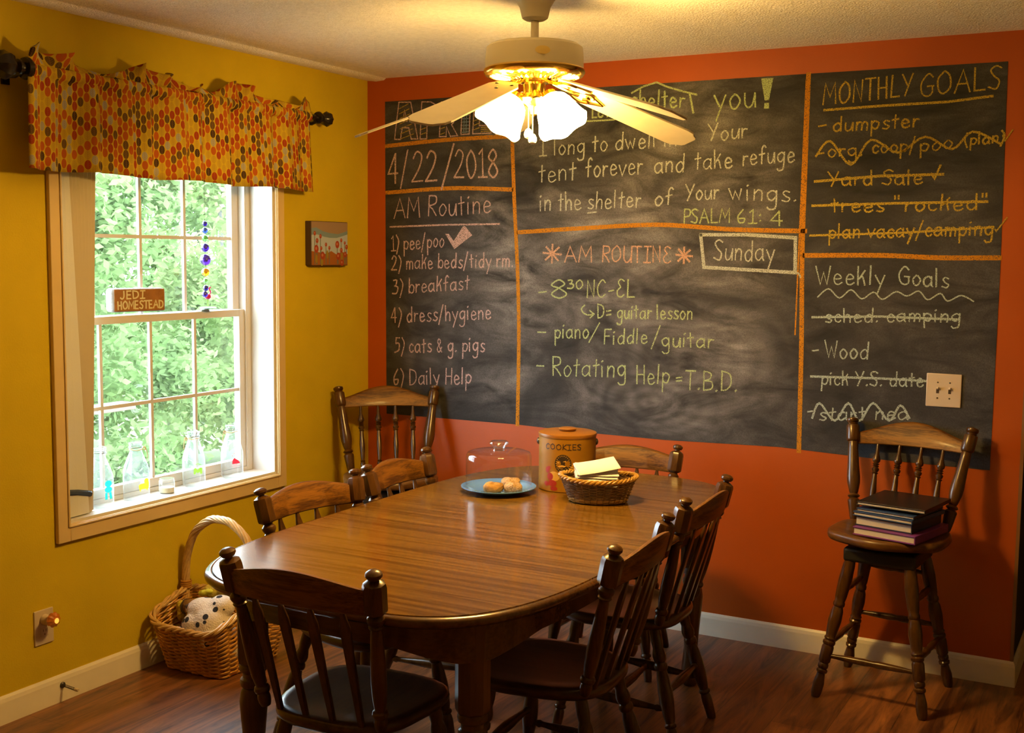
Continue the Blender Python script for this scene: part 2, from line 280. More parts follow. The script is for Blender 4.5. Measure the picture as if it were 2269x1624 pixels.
def chalkboard_mat():
    m, nt, p = nodes('chalkboard_paint'); N = nt.nodes.new; L = nt.links.new; tc = N('ShaderNodeTexCoord')
    def noise(sc, det, dist, scale3=(1, 1, 1), rot=0):
        mp = N('ShaderNodeMapping'); mp.inputs['Scale'].default_value = scale3; mp.inputs['Rotation'].default_value = (0, rot, 0); L(tc.outputs['Object'], mp.inputs[0])
        n = N('ShaderNodeTexNoise'); n.inputs['Scale'].default_value = sc; n.inputs['Detail'].default_value = det; n.inputs['Distortion'].default_value = dist; n.inputs['Roughness'].default_value = .6; L(mp.outputs[0], n.inputs['Vector']); return n
    a = noise(1.7, 3, .9); b = noise(1.0, 5, 1.1, (3.2, 1, 9), .7); c = noise(300, 2, 0)
    r1 = N('ShaderNodeMapRange'); r1.inputs['From Min'].default_value = .36; r1.inputs['From Max'].default_value = .70; L(a.outputs['Fac'], r1.inputs['Value'])
    r2 = N('ShaderNodeMapRange'); r2.inputs['From Min'].default_value = .30; r2.inputs['From Max'].default_value = .80; L(b.outputs['Fac'], r2.inputs['Value'])
    mu = N('ShaderNodeMath'); mu.operation = 'MULTIPLY'; L(r1.outputs[0], mu.inputs[0]); L(r2.outputs[0], mu.inputs[1])
    m2 = N('ShaderNodeMath'); m2.operation = 'MULTIPLY_ADD'; m2.inputs[1].default_value = .15; L(r2.outputs[0], m2.inputs[0]); L(mu.outputs[0], m2.inputs[2])
    # the wiped middle panel and its swirls hold more chalk dust
    sx = N('ShaderNodeSeparateXYZ'); L(tc.outputs['Object'], sx.inputs[0])
    def band(out, lo, hi, soft):
        k = N('ShaderNodeMapRange'); k.interpolation_type = 'SMOOTHSTEP'; k.inputs['From Min'].default_value = lo; k.inputs['From Max'].default_value = lo+soft; L(out, k.inputs['Value'])
        j = N('ShaderNodeMapRange'); j.interpolation_type = 'SMOOTHSTEP'; j.inputs['From Min'].default_value = hi-soft; j.inputs['From Max'].default_value = hi; j.inputs['To Min'].default_value = 1; j.inputs['To Max'].default_value = 0; L(out, j.inputs['Value'])
        q = N('ShaderNodeMath'); q.operation = 'MULTIPLY'; L(k.outputs[0], q.inputs[0]); L(j.outputs[0], q.inputs[1]); return q
    bx = band(sx.outputs[0], .45, 2.15, .35); bz = band(sx.outputs[2], .70, 2.6, .45)
    bm_ = N('ShaderNodeMath'); bm_.operation = 'MULTIPLY'; L(bx.outputs[0], bm_.inputs[0]); L(bz.outputs[0], bm_.inputs[1])
    am = N('ShaderNodeMath'); am.operation = 'MULTIPLY_ADD'; am.inputs[1].default_value = .75; am.inputs[2].default_value = .28; L(bm_.outputs[0], am.inputs[0])
    f = N('ShaderNodeMath'); f.operation = 'MULTIPLY'; L(m2.outputs[0], f.inputs[0]); L(am.outputs[0], f.inputs[1])
    gr = N('ShaderNodeMapRange'); gr.inputs['From Min'].default_value = .3; gr.inputs['From Max'].default_value = .7; gr.inputs['To Min'].default_value = .55; gr.inputs['To Max'].default_value = 1.3; L(c.outputs['Fac'], gr.inputs['Value'])
    f2 = N('ShaderNodeMath'); f2.operation = 'MULTIPLY'; f2.use_clamp = True; L(f.outputs[0], f2.inputs[0]); L(gr.outputs[0], f2.inputs[1])
    tot = f2.outputs[0]
    for cx_, cz_, rad, sq, fr, st_ in ((1.34, 1.42, .30, 1.0, 95, .22), (1.72, 1.18, .52, 1.3, 70, .20), (1.50, .98, .42, 2.0, 80, .26), (.36, 1.15, .26, .55, 60, .16)):
        vm = N('ShaderNodeMapping'); vm.inputs['Location'].default_value = (-cx_, 0, -cz_*sq); vm.inputs['Scale'].default_value = (1, 0, sq); L(tc.outputs['Object'], vm.inputs[0]); ln_ = N('ShaderNodeVectorMath'); ln_.operation = 'LENGTH'; L(vm.outputs[0], ln_.inputs[0])
        k1 = N('ShaderNodeMath'); k1.operation = 'MULTIPLY_ADD'; k1.inputs[1].default_value = 14; L(a.outputs['Fac'], k1.inputs[0]); k0 = N('ShaderNodeMath'); k0.operation = 'MULTIPLY'; k0.inputs[1].default_value = fr; L(ln_.outputs['Value'], k0.inputs[0]); L(k0.outputs[0], k1.inputs[2])
        sn = N('ShaderNodeMath'); sn.operation = 'SINE'; L(k1.outputs[0], sn.inputs[0]); s2 = N('ShaderNodeMath'); s2.operation = 'MULTIPLY_ADD'; s2.inputs[1].default_value = .28; s2.inputs[2].default_value = .5; L(sn.outputs[0], s2.inputs[0])
        fo = N('ShaderNodeMapRange'); fo.interpolation_type = 'SMOOTHSTEP'; fo.inputs['From Min'].default_value = rad*.45; fo.inputs['From Max'].default_value = rad; fo.inputs['To Min'].default_value = st_; fo.inputs['To Max'].default_value = 0; L(ln_.outputs['Value'], fo.inputs['Value'])
        m5 = N('ShaderNodeMath'); m5.operation = 'MULTIPLY'; L(s2.outputs[0], m5.inputs[0]); L(fo.outputs[0], m5.inputs[1]); m6 = N('ShaderNodeMath'); m6.operation = 'MULTIPLY'; L(m5.outputs[0], m6.inputs[0]); L(r2.outputs[0], m6.inputs[1]); m7 = N('ShaderNodeMath'); m7.operation = 'MULTIPLY_ADD'; m7.inputs[1].default_value = 1.6; L(m6.outputs[0], m7.inputs[0]); L(tot, m7.inputs[2]); tot = m7.outputs[0]
    mx = N('ShaderNodeMix'); mx.data_type = 'RGBA'; mx.inputs[6].default_value = (.019, .018, .018, 1); mx.inputs[7].default_value = (.33, .31, .31, 1); L(tot, mx.inputs[0]); L(mx.outputs[2], p.inputs['Base Color'])
    p.inputs['Roughness'].default_value = .75; p.inputs['Specular IOR Level'].default_value = .25; return m
M['board'] = chalkboard_mat()
def chalk_mat(name, c, cover=.5):
    m = bpy.data.materials.new(name); m.use_nodes = True; nt = m.node_tree; nt.nodes.clear(); N = nt.nodes.new; L = nt.links.new
    o = N('ShaderNodeOutputMaterial'); d = N('ShaderNodeBsdfDiffuse'); d.inputs[0].default_value = c; t = N('ShaderNodeBsdfTransparent'); tc = N('ShaderNodeTexCoord'); n = N('ShaderNodeTexNoise'); n.inputs['Scale'].default_value = 330; n.inputs['Detail'].default_value = 2
    L(tc.outputs['Object'], n.inputs['Vector']); r = N('ShaderNodeMapRange'); r.inputs['From Min'].default_value = cover-.10; r.inputs['From Max'].default_value = cover+.10; L(n.outputs['Fac'], r.inputs['Value'])
    mx = N('ShaderNodeMixShader'); L(r.outputs[0], mx.inputs[0]); L(t.outputs[0], mx.inputs[1]); L(d.outputs[0], mx.inputs[2]); L(mx.outputs[0], o.inputs[0]); return m
CH = dict(pink=(.56, .38, .36, 1), yellow=(.40, .29, .06, 1), blue=(.22, .30, .37, 1), lime=(.42, .50, .24, 1), white=(.50, .52, .46, 1), peach=(.58, .34, .24, 1), gold=(.50, .35, .05, 1), pale=(.42, .50, .46, 1), orange=(.48, .20, .02, 1))
for k_, c_ in CH.items(): M['ch_'+k_] = chalk_mat('chalk_'+k_, c_, .38 if k_ == 'orange' else .43)

def valance_mat():
    m, nt, p = nodes('leaf_print_cotton'); N = nt.nodes.new; L = nt.links.new
    uv = N('ShaderNodeUVMap'); uv.uv_map = 'UVMap'; s = N('ShaderNodeSeparateXYZ'); L(uv.outputs[0], s.inputs[0])
    def mth(op, a, b=None, c=None):
        k = N('ShaderNodeMath'); k.operation = op
        for i, x in enumerate((a, b, c)):
            if x is None: continue
            if isinstance(x, (int, float)): k.inputs[i].default_value = x
            else: L(x, k.inputs[i])
        return k.outputs[0]
    cw, chh = .0215, .0330
    u = mth('DIVIDE', s.outputs[0], cw); v = mth('DIVIDE', s.outputs[1], chh)
    col = mth('FLOOR', u); odd = mth('MULTIPLY', mth('MODULO', mth('ABSOLUTE', col), 2), .5); v2 = mth('ADD', v, odd); row = mth('FLOOR', v2)
    fu = mth('SUBTRACT', mth('FRACT', u), .5); fv = mth('SUBTRACT', mth('FRACT', v2), .5)
    du = mth('DIVIDE', fu, .47); dv = mth('DIVIDE', fv, .49); d = mth('ADD', mth('MULTIPLY', du, du), mth('MULTIPLY', dv, dv)); mask = mth('LESS_THAN', d, 1)
    cid = N('ShaderNodeCombineXYZ'); L(col, cid.inputs[0]); L(row, cid.inputs[1]); wn = N('ShaderNodeTexWhiteNoise'); wn.noise_dimensions = '2D'; L(cid.outputs[0], wn.inputs['Vector'])
    r = N('ShaderNodeValToRGB'); r.color_ramp.interpolation = 'CONSTANT'; els = [(0, (0.406, 0.078, 0.00936, 1)), (.30, (0.312, 0.0312, 0.00936, 1)), (.46, (0.468, 0.312, 0.0234, 1)), (.70, (0.101, 0.0585, 0.0195, 1)), (.84, (0.351, 0.328, 0.257, 1)), (.93, (0.039, 0.0234, 0.0156, 1))]
    e = r.color_ramp.elements; e[0].position, e[0].color = els[0]; e[1].position, e[1].color = els[1]
    for pz, c in els[2:]: x = e.new(pz); x.color = c
    L(wn.outputs['Value'], r.inputs[0])
    vein = mth('MULTIPLY', mth('LESS_THAN', mth('ABSOLUTE', fu), .045), mth('GREATER_THAN', fv, -.45)); 
    rib = mth('LESS_THAN', mth('FRACT', mth('MULTIPLY', mth('SUBTRACT', fv, mth('MULTIPLY', mth('ABSOLUTE', fu), .7)), 4.5)), .22); vv = mth('MAXIMUM', vein, rib)
    mv = N('ShaderNodeMix'); mv.data_type = 'RGBA'; L(mth('MULTIPLY', vv, .45), mv.inputs[0]); L(r.outputs[0], mv.inputs[6]); mv.inputs[7].default_value = (.28, .13, .03, 1)
    mx = N('ShaderNodeMix'); mx.data_type = 'RGBA'; mx.inputs[6].default_value = (.52, .36, .02, 1); L(mask, mx.inputs[0]); L(mv.outputs[2], mx.inputs[7]); L(mx.outputs[2], p.inputs['Base Color'])
    p.inputs['Roughness'].default_value = .9; p.inputs['Specular IOR Level'].default_value = .15; return m
M['valance'] = valance_mat()
def plush_mat():
    m, nt, p = nodes('spotted_plush'); N = nt.nodes.new; L = nt.links.new; tc = N('ShaderNodeTexCoord'); vo = N('ShaderNodeTexVoronoi'); vo.inputs['Scale'].default_value = 24; vo.inputs['Randomness'].default_value = .6; L(tc.outputs['Object'], vo.inputs['Vector'])
    r = N('ShaderNodeValToRGB'); e = r.color_ramp.elements; e[0].position = .27; e[0].color = (.015, .014, .02, 1); e[1].position = .30; e[1].color = (.66, .55, .44, 1); L(vo.outputs['Distance'], r.inputs[0]); L(r.outputs[0], p.inputs['Base Color']); p.inputs['Roughness'].default_value = .95
    n = N('ShaderNodeTexNoise'); n.inputs['Scale'].default_value = 180; b = N('ShaderNodeBump'); b.inputs['Strength'].default_value = .5; b.inputs['Distance'].default_value = .01; L(tc.outputs['Object'], n.inputs['Vector']); L(n.outputs['Fac'], b.inputs['Height']); L(b.outputs[0], p.inputs['Normal']); return m
M['plush'] = plush_mat()

CHALK=[
('chalk_lettering', 'pink outlined block letters of the month name', 'pink', 0.0057, [], [('l', [(0.158, 2.151), (0.183, 2.323), (0.25, 2.32), (0.29, 2.148), (0.253, 2.149), (0.239, 2.202), (0.202, 2.204), (0.192, 2.149), (0.158, 2.151)], 1), ('l', [(0.207, 2.234), (0.215, 2.286), (0.229, 2.233), (0.207, 2.234)], 1), ('l', [(0.303, 2.147), (0.312, 2.318), (0.362, 2.316)], 1), ('c', [(0.362, 2.316), (0.4, 2.287), (0.388, 2.226), (0.342, 2.213)], 1), ('l', [(0.342, 2.213), (0.34, 2.147), (0.303, 2.147)], 1), ('l', [(0.41, 2.154), (0.418, 2.312), (0.466, 2.311)], 1), ('c', [(0.466, 2.311), (0.509, 2.277), (0.491, 2.222), (0.476, 2.207)], 1), ('l', [(0.476, 2.207), (0.509, 2.155), (0.47, 2.153), (0.449, 2.198), (0.447, 2.153), (0.41, 2.154)], 1), ('l', [(0.527, 2.159), (0.534, 2.306), (0.577, 2.304), (0.572, 2.16), (0.527, 2.159)], 1), ('l', [(0.59, 2.16), (0.598, 2.303), (0.627, 2.302), (0.625, 2.196), (0.686, 2.194), (0.687, 2.159), (0.59, 2.16)], 1)], []),
('chalk_lettering', 'yellow hatching inside the block letters', 'yellow', 0.0043, [], [('l', [(0.185, 2.293), (0.236, 2.313)], 1), ('l', [(0.186, 2.269), (0.241, 2.29)], 1), ('l', [(0.188, 2.246), (0.246, 2.266)], 1), ('l', [(0.189, 2.222), (0.251, 2.243)], 1), ('l', [(0.19, 2.199), (0.256, 2.219)], 1), ('l', [(0.192, 2.175), (0.261, 2.196)], 1), ('l', [(0.193, 2.152), (0.266, 2.172)], 1), ('l', [(0.593, 2.177), (0.625, 2.186)], 1), ('l', [(0.593, 2.197), (0.625, 2.206)], 1), ('l', [(0.592, 2.217), (0.625, 2.226)], 1), ('l', [(0.592, 2.237), (0.625, 2.246)], 1), ('l', [(0.592, 2.257), (0.624, 2.266)], 1), ('l', [(0.634, 2.168), (0.684, 2.169)], 1), ('l', [(0.634, 2.177), (0.684, 2.178)], 1), ('l', [(0.634, 2.186), (0.684, 2.187)], 1), ('l', [(0.308, 2.168), (0.336, 2.175)], 1), ('l', [(0.308, 2.191), (0.336, 2.198)], 1), ('l', [(0.308, 2.215), (0.336, 2.221)], 1), ('l', [(0.308, 2.238), (0.335, 2.244)], 1), ('l', [(0.308, 2.261), (0.335, 2.267)], 1), ('l', [(0.416, 2.164), (0.44, 2.171)], 1), ('l', [(0.416, 2.189), (0.44, 2.196)], 1), ('l', [(0.415, 2.215), (0.44, 2.222)], 1), ('l', [(0.415, 2.24), (0.44, 2.247)], 1), ('l', [(0.415, 2.266), (0.439, 2.272)], 1)], []),
('chalk_lettering', 'blue cross hatching inside one block letter', 'blue', 0.0036, [], [('l', [(0.533, 2.169), (0.57, 2.17)], 1), ('l', [(0.533, 2.185), (0.57, 2.185)], 1), ('l', [(0.533, 2.2), (0.57, 2.2)], 1), ('l', [(0.533, 2.215), (0.57, 2.215)], 1), ('l', [(0.533, 2.23), (0.57, 2.23)], 1), ('l', [(0.533, 2.245), (0.57, 2.245)], 1), ('l', [(0.533, 2.26), (0.57, 2.26)], 1), ('l', [(0.533, 2.275), (0.57, 2.276)], 1), ('l', [(0.542, 2.167), (0.546, 2.29)], 1), ('l', [(0.554, 2.166), (0.558, 2.289)], 1)], []),
('chalk_date', 'pink chalk date', 'pink', 0.0082, [('4/22', 0.122, 1.943, 0.396, 1.956, 0.077), ('/', 0.425, 1.951, 0.49, 1.956, 0.088), ('2018', 0.492, 1.963, 0.723, 1.962, 0.07)], [], []),
('chalk_list', 'pink chalk list headed AM Routine', 'pink', 0.0061, [('AM Routine', 0.156, 1.777, 0.689, 1.799, 0.052), ('1) pee/poo', 0.14, 1.624, 0.437, 1.645, 0.039), ('2) make beds/tidy rm.', 0.14, 1.533, 0.809, 1.558, 0.037), ('3) breakfast', 0.146, 1.414, 0.576, 1.448, 0.039), ('4) dress/hygiene', 0.14, 1.276, 0.693, 1.315, 0.04), ('5) cats & g. pigs', 0.159, 1.133, 0.661, 1.163, 0.039), ('6) Daily Help', 0.151, 0.976, 0.589, 1.007, 0.042)], [('l', [(0.133, 1.737), (0.439, 1.746), (0.734, 1.749)], 1.3)], [[(0.444, 1.704), (0.464, 1.704), (0.491, 1.671), (0.54, 1.738), (0.552, 1.74), (0.591, 1.698), (0.494, 1.633)]]),
('chalk_lettering', 'yellow green chalk heading with a drawn roof', 'lime', 0.0071, [('LET', 1.19, 2.203, 1.276, 2.207, 0.031), ('shelter', 1.371, 2.24, 1.613, 2.228, 0.04), ('you', 1.741, 2.214, 1.916, 2.213, 0.057)], [('l', [(1.16, 2.191), (1.233, 2.191), (1.299, 2.192)], 1), ('l', [(1.375, 2.3), (1.428, 2.324), (1.487, 2.338), (1.531, 2.318), (1.607, 2.293), (1.666, 2.277)], 1.1), ('l', [(1.635, 2.284), (1.653, 2.204)], 1.2)], [[(1.937, 2.326), (1.987, 2.326), (1.972, 2.239), (1.954, 2.238)], [(1.953, 2.228), (1.972, 2.228), (1.973, 2.205), (1.952, 2.206)]]),
('chalk_verse', 'pale chalk verse of four lines', 'white', 0.0061, [('I long to dwell in', 0.937, 2.048, 1.583, 2.073, 0.04), ('Your', 1.721, 2.087, 1.886, 2.092, 0.038), ('tent', 0.934, 1.933, 1.116, 1.941, 0.046), ('forever', 1.164, 1.95, 1.431, 1.957, 0.045), ('and', 1.485, 1.963, 1.618, 1.964, 0.042), ('take', 1.665, 1.97, 1.825, 1.973, 0.041), ('refuge', 1.869, 1.98, 2.082, 1.992, 0.04), ('in the', 0.94, 1.807, 1.145, 1.811, 0.044), ('shelter', 1.175, 1.811, 1.426, 1.82, 0.041), ('of', 1.488, 1.823, 1.569, 1.83, 0.038), ('Your', 1.625, 1.844, 1.772, 1.849, 0.037), ('wings.', 1.817, 1.845, 2.098, 1.834, 0.042)], [('l', [(1.178, 1.795), (1.219, 1.799)], 1)], []),
('chalk_lettering', 'yellow green chalk reference below the verse', 'lime', 0.0061, [('PSALM', 1.621, 1.748, 1.82, 1.751, 0.032), ('61', 1.854, 1.747, 1.928, 1.749, 0.03), (':', 1.945, 1.749, 1.96, 1.749, 0.029), ('4', 1.994, 1.74, 2.042, 1.739, 0.032)], [], []),
('chalk_lettering', 'peach chalk heading between two asterisks', 'peach', 0.0064, [('AM', 1.069, 1.581, 1.199, 1.583, 0.038), ('ROUTINE', 1.249, 1.583, 1.571, 1.583, 0.038)], [('l', [(0.961, 1.62), (1.051, 1.613)], 1.4), ('l', [(0.976, 1.646), (1.036, 1.587)], 1.4), ('l', [(1.007, 1.657), (1.005, 1.576)], 1.4), ('l', [(1.039, 1.644), (0.973, 1.589)], 1.4), ('l', [(1.591, 1.617), (1.663, 1.611)], 1.4), ('l', [(1.602, 1.64), (1.651, 1.589)], 1.4), ('l', [(1.627, 1.648), (1.627, 1.58)], 1.4), ('l', [(1.653, 1.637), (1.601, 1.591)], 1.4)], []),
('chalk_box', 'thick white chalk rectangle around the day', 'white', 0.0143, [], [('l', [(1.698, 1.701), (1.896, 1.701), (2.097, 1.689), (2.1, 1.55), (1.909, 1.558), (1.716, 1.566), (1.698, 1.701)], 1), ('c', [(2.096, 1.55), (2.115, 1.546), (2.122, 1.532)], 0.5)], []),
('chalk_lettering', 'white chalk word Sunday', 'white', 0.0057, [('Sunday', 1.758, 1.597, 2.012, 1.596, 0.046)], [], []),
('chalk_list', 'lime chalk list of the day', 'lime', 0.0061, [('8', 0.997, 1.419, 1.081, 1.421, 0.045), ('30', 1.084, 1.462, 1.157, 1.463, 0.022), ('NC-EL', 1.178, 1.424, 1.405, 1.434, 0.042), ('D= guitar lesson', 1.232, 1.338, 1.67, 1.348, 0.034), ('piano', 1.023, 1.238, 1.19, 1.249, 0.038), ('/', 1.194, 1.241, 1.246, 1.247, 0.036), ('Fiddle', 1.264, 1.224, 1.468, 1.237, 0.036), ('/', 1.489, 1.231, 1.53, 1.236, 0.042), ('guitar', 1.534, 1.225, 1.766, 1.232, 0.037), ('Rotating', 1.014, 1.07, 1.374, 1.087, 0.047), ('Help', 1.421, 1.059, 1.573, 1.068, 0.045), ('=', 1.6, 1.07, 1.632, 1.072, 0.027), ('T.B.D.', 1.645, 1.049, 1.874, 1.053, 0.045)], [('l', [(0.94, 1.442), (0.979, 1.447)], 1), ('l', [(0.938, 1.263), (0.979, 1.264)], 1), ('l', [(0.935, 1.111), (0.97, 1.111)], 1.2), ('c', [(1.17, 1.392), (1.154, 1.375), (1.166, 1.356), (1.192, 1.349), (1.212, 1.355)], 1), ('l', [(1.194, 1.369), (1.216, 1.354), (1.197, 1.337)], 1)], []),
('chalk_list', 'yellow chalk list headed MONTHLY GOALS', 'gold', 0.0064, [('MONTHLY', 2.189, 2.21, 2.525, 2.226, 0.045), ('GOALS', 2.551, 2.221, 2.835, 2.235, 0.046), ('-', 2.171, 2.109, 2.21, 2.111, 0.028), ('dumpster', 2.23, 2.105, 2.554, 2.107, 0.031), ('-', 2.168, 2.0, 2.203, 2.002, 0.028), ('org.', 2.214, 2.007, 2.35, 2.007, 0.03), ('coop/', 2.384, 2.014, 2.548, 2.016, 0.029), ('poo', 2.561, 2.015, 2.678, 2.025, 0.029), ('(plan)', 2.719, 2.033, 2.858, 2.04, 0.024), ('Yard Sale', 2.221, 1.893, 2.576, 1.893, 0.031), ('trees "rocked"', 2.236, 1.79, 2.815, 1.795, 0.032), ('plan vacay/camping', 2.229, 1.687, 2.835, 1.702, 0.032)], [('l', [(2.195, 2.188), (2.424, 2.194), (2.654, 2.196), (2.811, 2.209)], 1.5), ('c', [(2.168, 2.01), (2.222, 2.067), (2.305, 1.973), (2.379, 2.066), (2.482, 2.014), (2.579, 2.07), (2.678, 2.021), (2.747, 2.082), (2.843, 2.036)], 1.3), ('l', [(2.167, 1.911), (2.418, 1.927), (2.65, 1.928)], 1.6), ('l', [(2.607, 1.931), (2.62, 1.912), (2.639, 1.962)], 1.3), ('l', [(2.16, 1.816), (2.489, 1.822), (2.81, 1.824)], 1.5), ('l', [(2.155, 1.698), (2.511, 1.709), (2.836, 1.73)], 1.3), ('l', [(2.841, 1.722), (2.846, 1.715), (2.881, 1.765)], 0.8), ('l', [(2.852, 2.065), (2.861, 2.045), (2.885, 2.083)], 0.9)], []),
('chalk_list', 'pale green chalk list headed Weekly Goals', 'pale', 0.0059, [('Weekly', 2.185, 1.506, 2.451, 1.507, 0.04), ('Goals', 2.502, 1.511, 2.687, 1.503, 0.038), ('sched. camping', 2.226, 1.355, 2.735, 1.376, 0.03), ('-', 2.177, 1.222, 2.209, 1.224, 0.025), ('Wood', 2.231, 1.217, 2.4, 1.215, 0.037), ('pick Y.S. date', 2.22, 1.104, 2.611, 1.122, 0.031), ('-', 2.167, 0.976, 2.192, 0.978, 0.026), ('start nea', 2.215, 0.958, 2.56, 0.991, 0.031)], [('c', [(2.194, 1.454), (2.236, 1.488), (2.28, 1.453), (2.324, 1.486), (2.367, 1.452), (2.411, 1.479), (2.446, 1.452), (2.496, 1.483), (2.537, 1.467), (2.58, 1.487), (2.614, 1.455), (2.659, 1.48), (2.686, 1.452), (2.734, 1.474), (2.779, 1.453)], 0.9), ('l', [(2.175, 1.373), (2.439, 1.385), (2.73, 1.383)], 1.5), ('l', [(2.178, 1.135), (2.448, 1.143), (2.62, 1.143)], 1.5), ('c', [(2.189, 0.967), (2.216, 1.029), (2.279, 0.963), (2.33, 1.037), (2.376, 0.97), (2.426, 1.044), (2.489, 0.979), (2.529, 1.042), (2.565, 0.995)], 1.4)], []),
]
DIVIDERS=[[(0.109, 2.121), (0.449, 2.138), (0.789, 2.141)], [(0.112, 1.9), (0.475, 1.915), (0.798, 1.903)], [(0.796, 2.145), (0.81, 1.863), (0.833, 1.497), (0.841, 1.209), (0.838, 0.833)], [(0.831, 1.711), (1.173, 1.73), (1.51, 1.743), (1.828, 1.723), (2.136, 1.716)], [(2.128, 2.332), (2.127, 2.04), (2.126, 1.63), (2.135, 1.267), (2.139, 0.826)], [(2.134, 1.619), (2.43, 1.622), (2.647, 1.615), (2.863, 1.617)]]
BOARD=[(0.103, 2.33), (1.269, 2.333), (2.132, 2.333), (2.858, 2.331), (2.866, 1.569), (2.864, 0.819), (2.495, 0.822), (2.054, 0.837), (1.573, 0.824), (1.226, 0.825), (0.827, 0.834), (0.111, 0.831), (0.106, 1.657)]

# ------------------------------------------------------------------ room shell
H = 2.44; XE = 2.97; WX = 5.2; YF = -6.6
WY0, WY1, WZ0, WZ1 = -1.838, -.698, .636, 2.06
b = MB(); b.box((-.2, YF, 0), (0, WY0, H)); b.box((-.2, WY1, 0), (0, .12, H)); b.box((-.2, WY0, 0), (0, WY1, WZ0)); b.box((-.2, WY0, WZ1), (0, WY1, H)); struct(b.build('wall_left', M['wall_yellow'], smooth=False))
struct(MB().box((0, 0, 0), (XE, .12, H)).build('wall_back', M['wall_orange'], smooth=False))
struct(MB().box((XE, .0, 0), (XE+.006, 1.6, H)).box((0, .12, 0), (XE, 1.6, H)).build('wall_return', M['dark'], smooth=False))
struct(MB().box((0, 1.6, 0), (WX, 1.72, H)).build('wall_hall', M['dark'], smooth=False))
struct(MB().box((WX, YF, 0), (WX+.12, 1.72, H)).build('wall_right', M['wall_cream'], smooth=False))
struct(MB().box((-.2, YF-.12, 0), (WX+.12, YF, H)).build('wall_front', M['wall_cream'], smooth=False))
struct(MB().box((-.2, YF-.12, -.12), (WX+.12, 1.72, 0)).build('floor', M['floor'], smooth=False))
b = MB(); b.box((-.2, YF-.12, H), (WX+.12, 1.72, H+.12)); struct(b.build('ceiling', M['ceiling'], smooth=False))
# a slightly raised strip of ceiling texture runs along the window wall
b = MB(); prof = [(.0, H+.001), (.0, H-.006), (.05, H-.012), (.095, H-.009), (.11, H+.001)]
b.rings([[(x, y, z) for x, z in prof] for y in (YF, 0)]); struct(b.build('trim_1', M['ceiling']))
def baseboard(name, pts, out):
    prof = [(0, 0), (.014, 0), (.014, .012), (.012, .075), (.009, .088), (.004, .0965), (0, .0965)]
    b = MB(); b.rings([[(p[0]+out[i][0]*d, p[1]+out[i][1]*d, z) for d, z in prof] for i, p in enumerate(pts)]); return struct(b.build(name, M['base'], smooth=False))
baseboard('baseboard_left', [(0, YF), (0, 0)], [(1, 0), (1, -1)])
baseboard('baseboard_back', [(0, 0), (XE+.006, 0), (XE+.006, .9)], [(1, -1), (1, -1), (1, 0)])
# corner bead at the end of the orange wall
struct(MB().box((XE-.003, -.003, .0965), (XE+.009, .012, H)).build('trim_2', pbr('edge_paint', (.22, .10, .03, 1), .6), smooth=False))

# ------------------------------------------------------------------ window_1
win = struct(empty('window_1', (0, (WY0+WY1)/2, WZ0))); wc = win.location.copy()
def wb(b, lo, hi, **k): return b.box(tuple(Vector(lo)-wc), tuple(Vector(hi)-wc), **k)
cw = .053
b = MB()
for lo, hi in (((0, WY0-cw, WZ0-cw-.009), (.018, WY0, WZ1+cw)), ((0, WY1, WZ0-cw-.009), (.018, WY1+cw, WZ1+cw)), ((0, WY0, WZ0-cw-.009), (.018, WY1, WZ0)), ((0, WY0, WZ1), (.018, WY1, WZ1+cw))): wb(b, lo, hi)
for lo, hi in (((.018, WY0-.011, WZ0-.011), (.024, WY0-.003, WZ1+.011)), ((.018, WY1+.003, WZ0-.011), (.024, WY1+.011, WZ1+.011)), ((.018, WY0-.011, WZ0-.011), (.024, WY1+.011, WZ0-.003))): wb(b, lo, hi)
b.build('casing', M['trim'], win, smooth=False, bevel=.003)
b = MB()
for lo, hi in (((-.2, WY0, WZ0), (.004, WY0+.012, WZ1)), ((-.2, WY1-.012, WZ0), (.004, WY1, WZ1)), ((-.2, WY0+.012, WZ0), (.004, WY1-.012, WZ0+.010)), ((-.2, WY0+.012, WZ1-.012), (.004, WY1-.012, WZ1))): wb(b, lo, hi)
b.build('jamb', M['vinyl'], win, smooth=False)
Y0, Y1 = WY0+.012, WY1-.012; ZB = WZ0+.010
b = MB()
for lo, hi in (((-.2, Y0, ZB), (-.122, Y0+.026, WZ1-.012)), ((-.2, Y1-.026, ZB), (-.122, Y1, WZ1-.012)), ((-.2, Y0+.026, ZB), (-.125, Y1-.026, ZB+.018)), ((-.2, Y0+.026, WZ1-.04), (-.122, Y1-.026, WZ1-.012)),
               ((-.130, Y1-.034, ZB), (-.122, Y1-.026, WZ1-.012)), ((-.130, Y0+.026, ZB), (-.122, Y0+.034, WZ1-.012))): wb(b, lo, hi)
b.build('frame', M['vinyl'], win, smooth=False, bevel=.002)
def sash(nm, x0, x1, ya, yb, za, zb, st, rb, rtop, mv, mh, gm):
    b = MB()
    wb(b, (x0, ya, za), (x1, ya+st, zb)); wb(b, (x0, yb-st, za), (x1, yb, zb)); wb(b, (x0, ya+st, za), (x1, yb-st, za+rb)); wb(b, (x0, ya+st, zb-rtop), (x1, yb-st, zb))
    o = b.build(nm, M['vinyl'], win, smooth=False, bevel=.002); xm = (x0+x1)/2
    b = MB()
    for y in mv: wb(b, (xm-.004, y-.007, za+rb), (xm+.008, y+.007, zb-rtop))
    for z in mh: wb(b, (xm-.003, ya+st, z-.007), (xm+.0075, yb-st, z+.007))
    b.build('muntins', M['vinyl'], o, smooth=False)
    b = MB(); wb(b, (xm-.0065, ya+st-.003, za+rb-.003), (xm-.0045, yb-st+.003, zb-rtop+.003)); b.build('pane', gm, o, smooth=False); return o
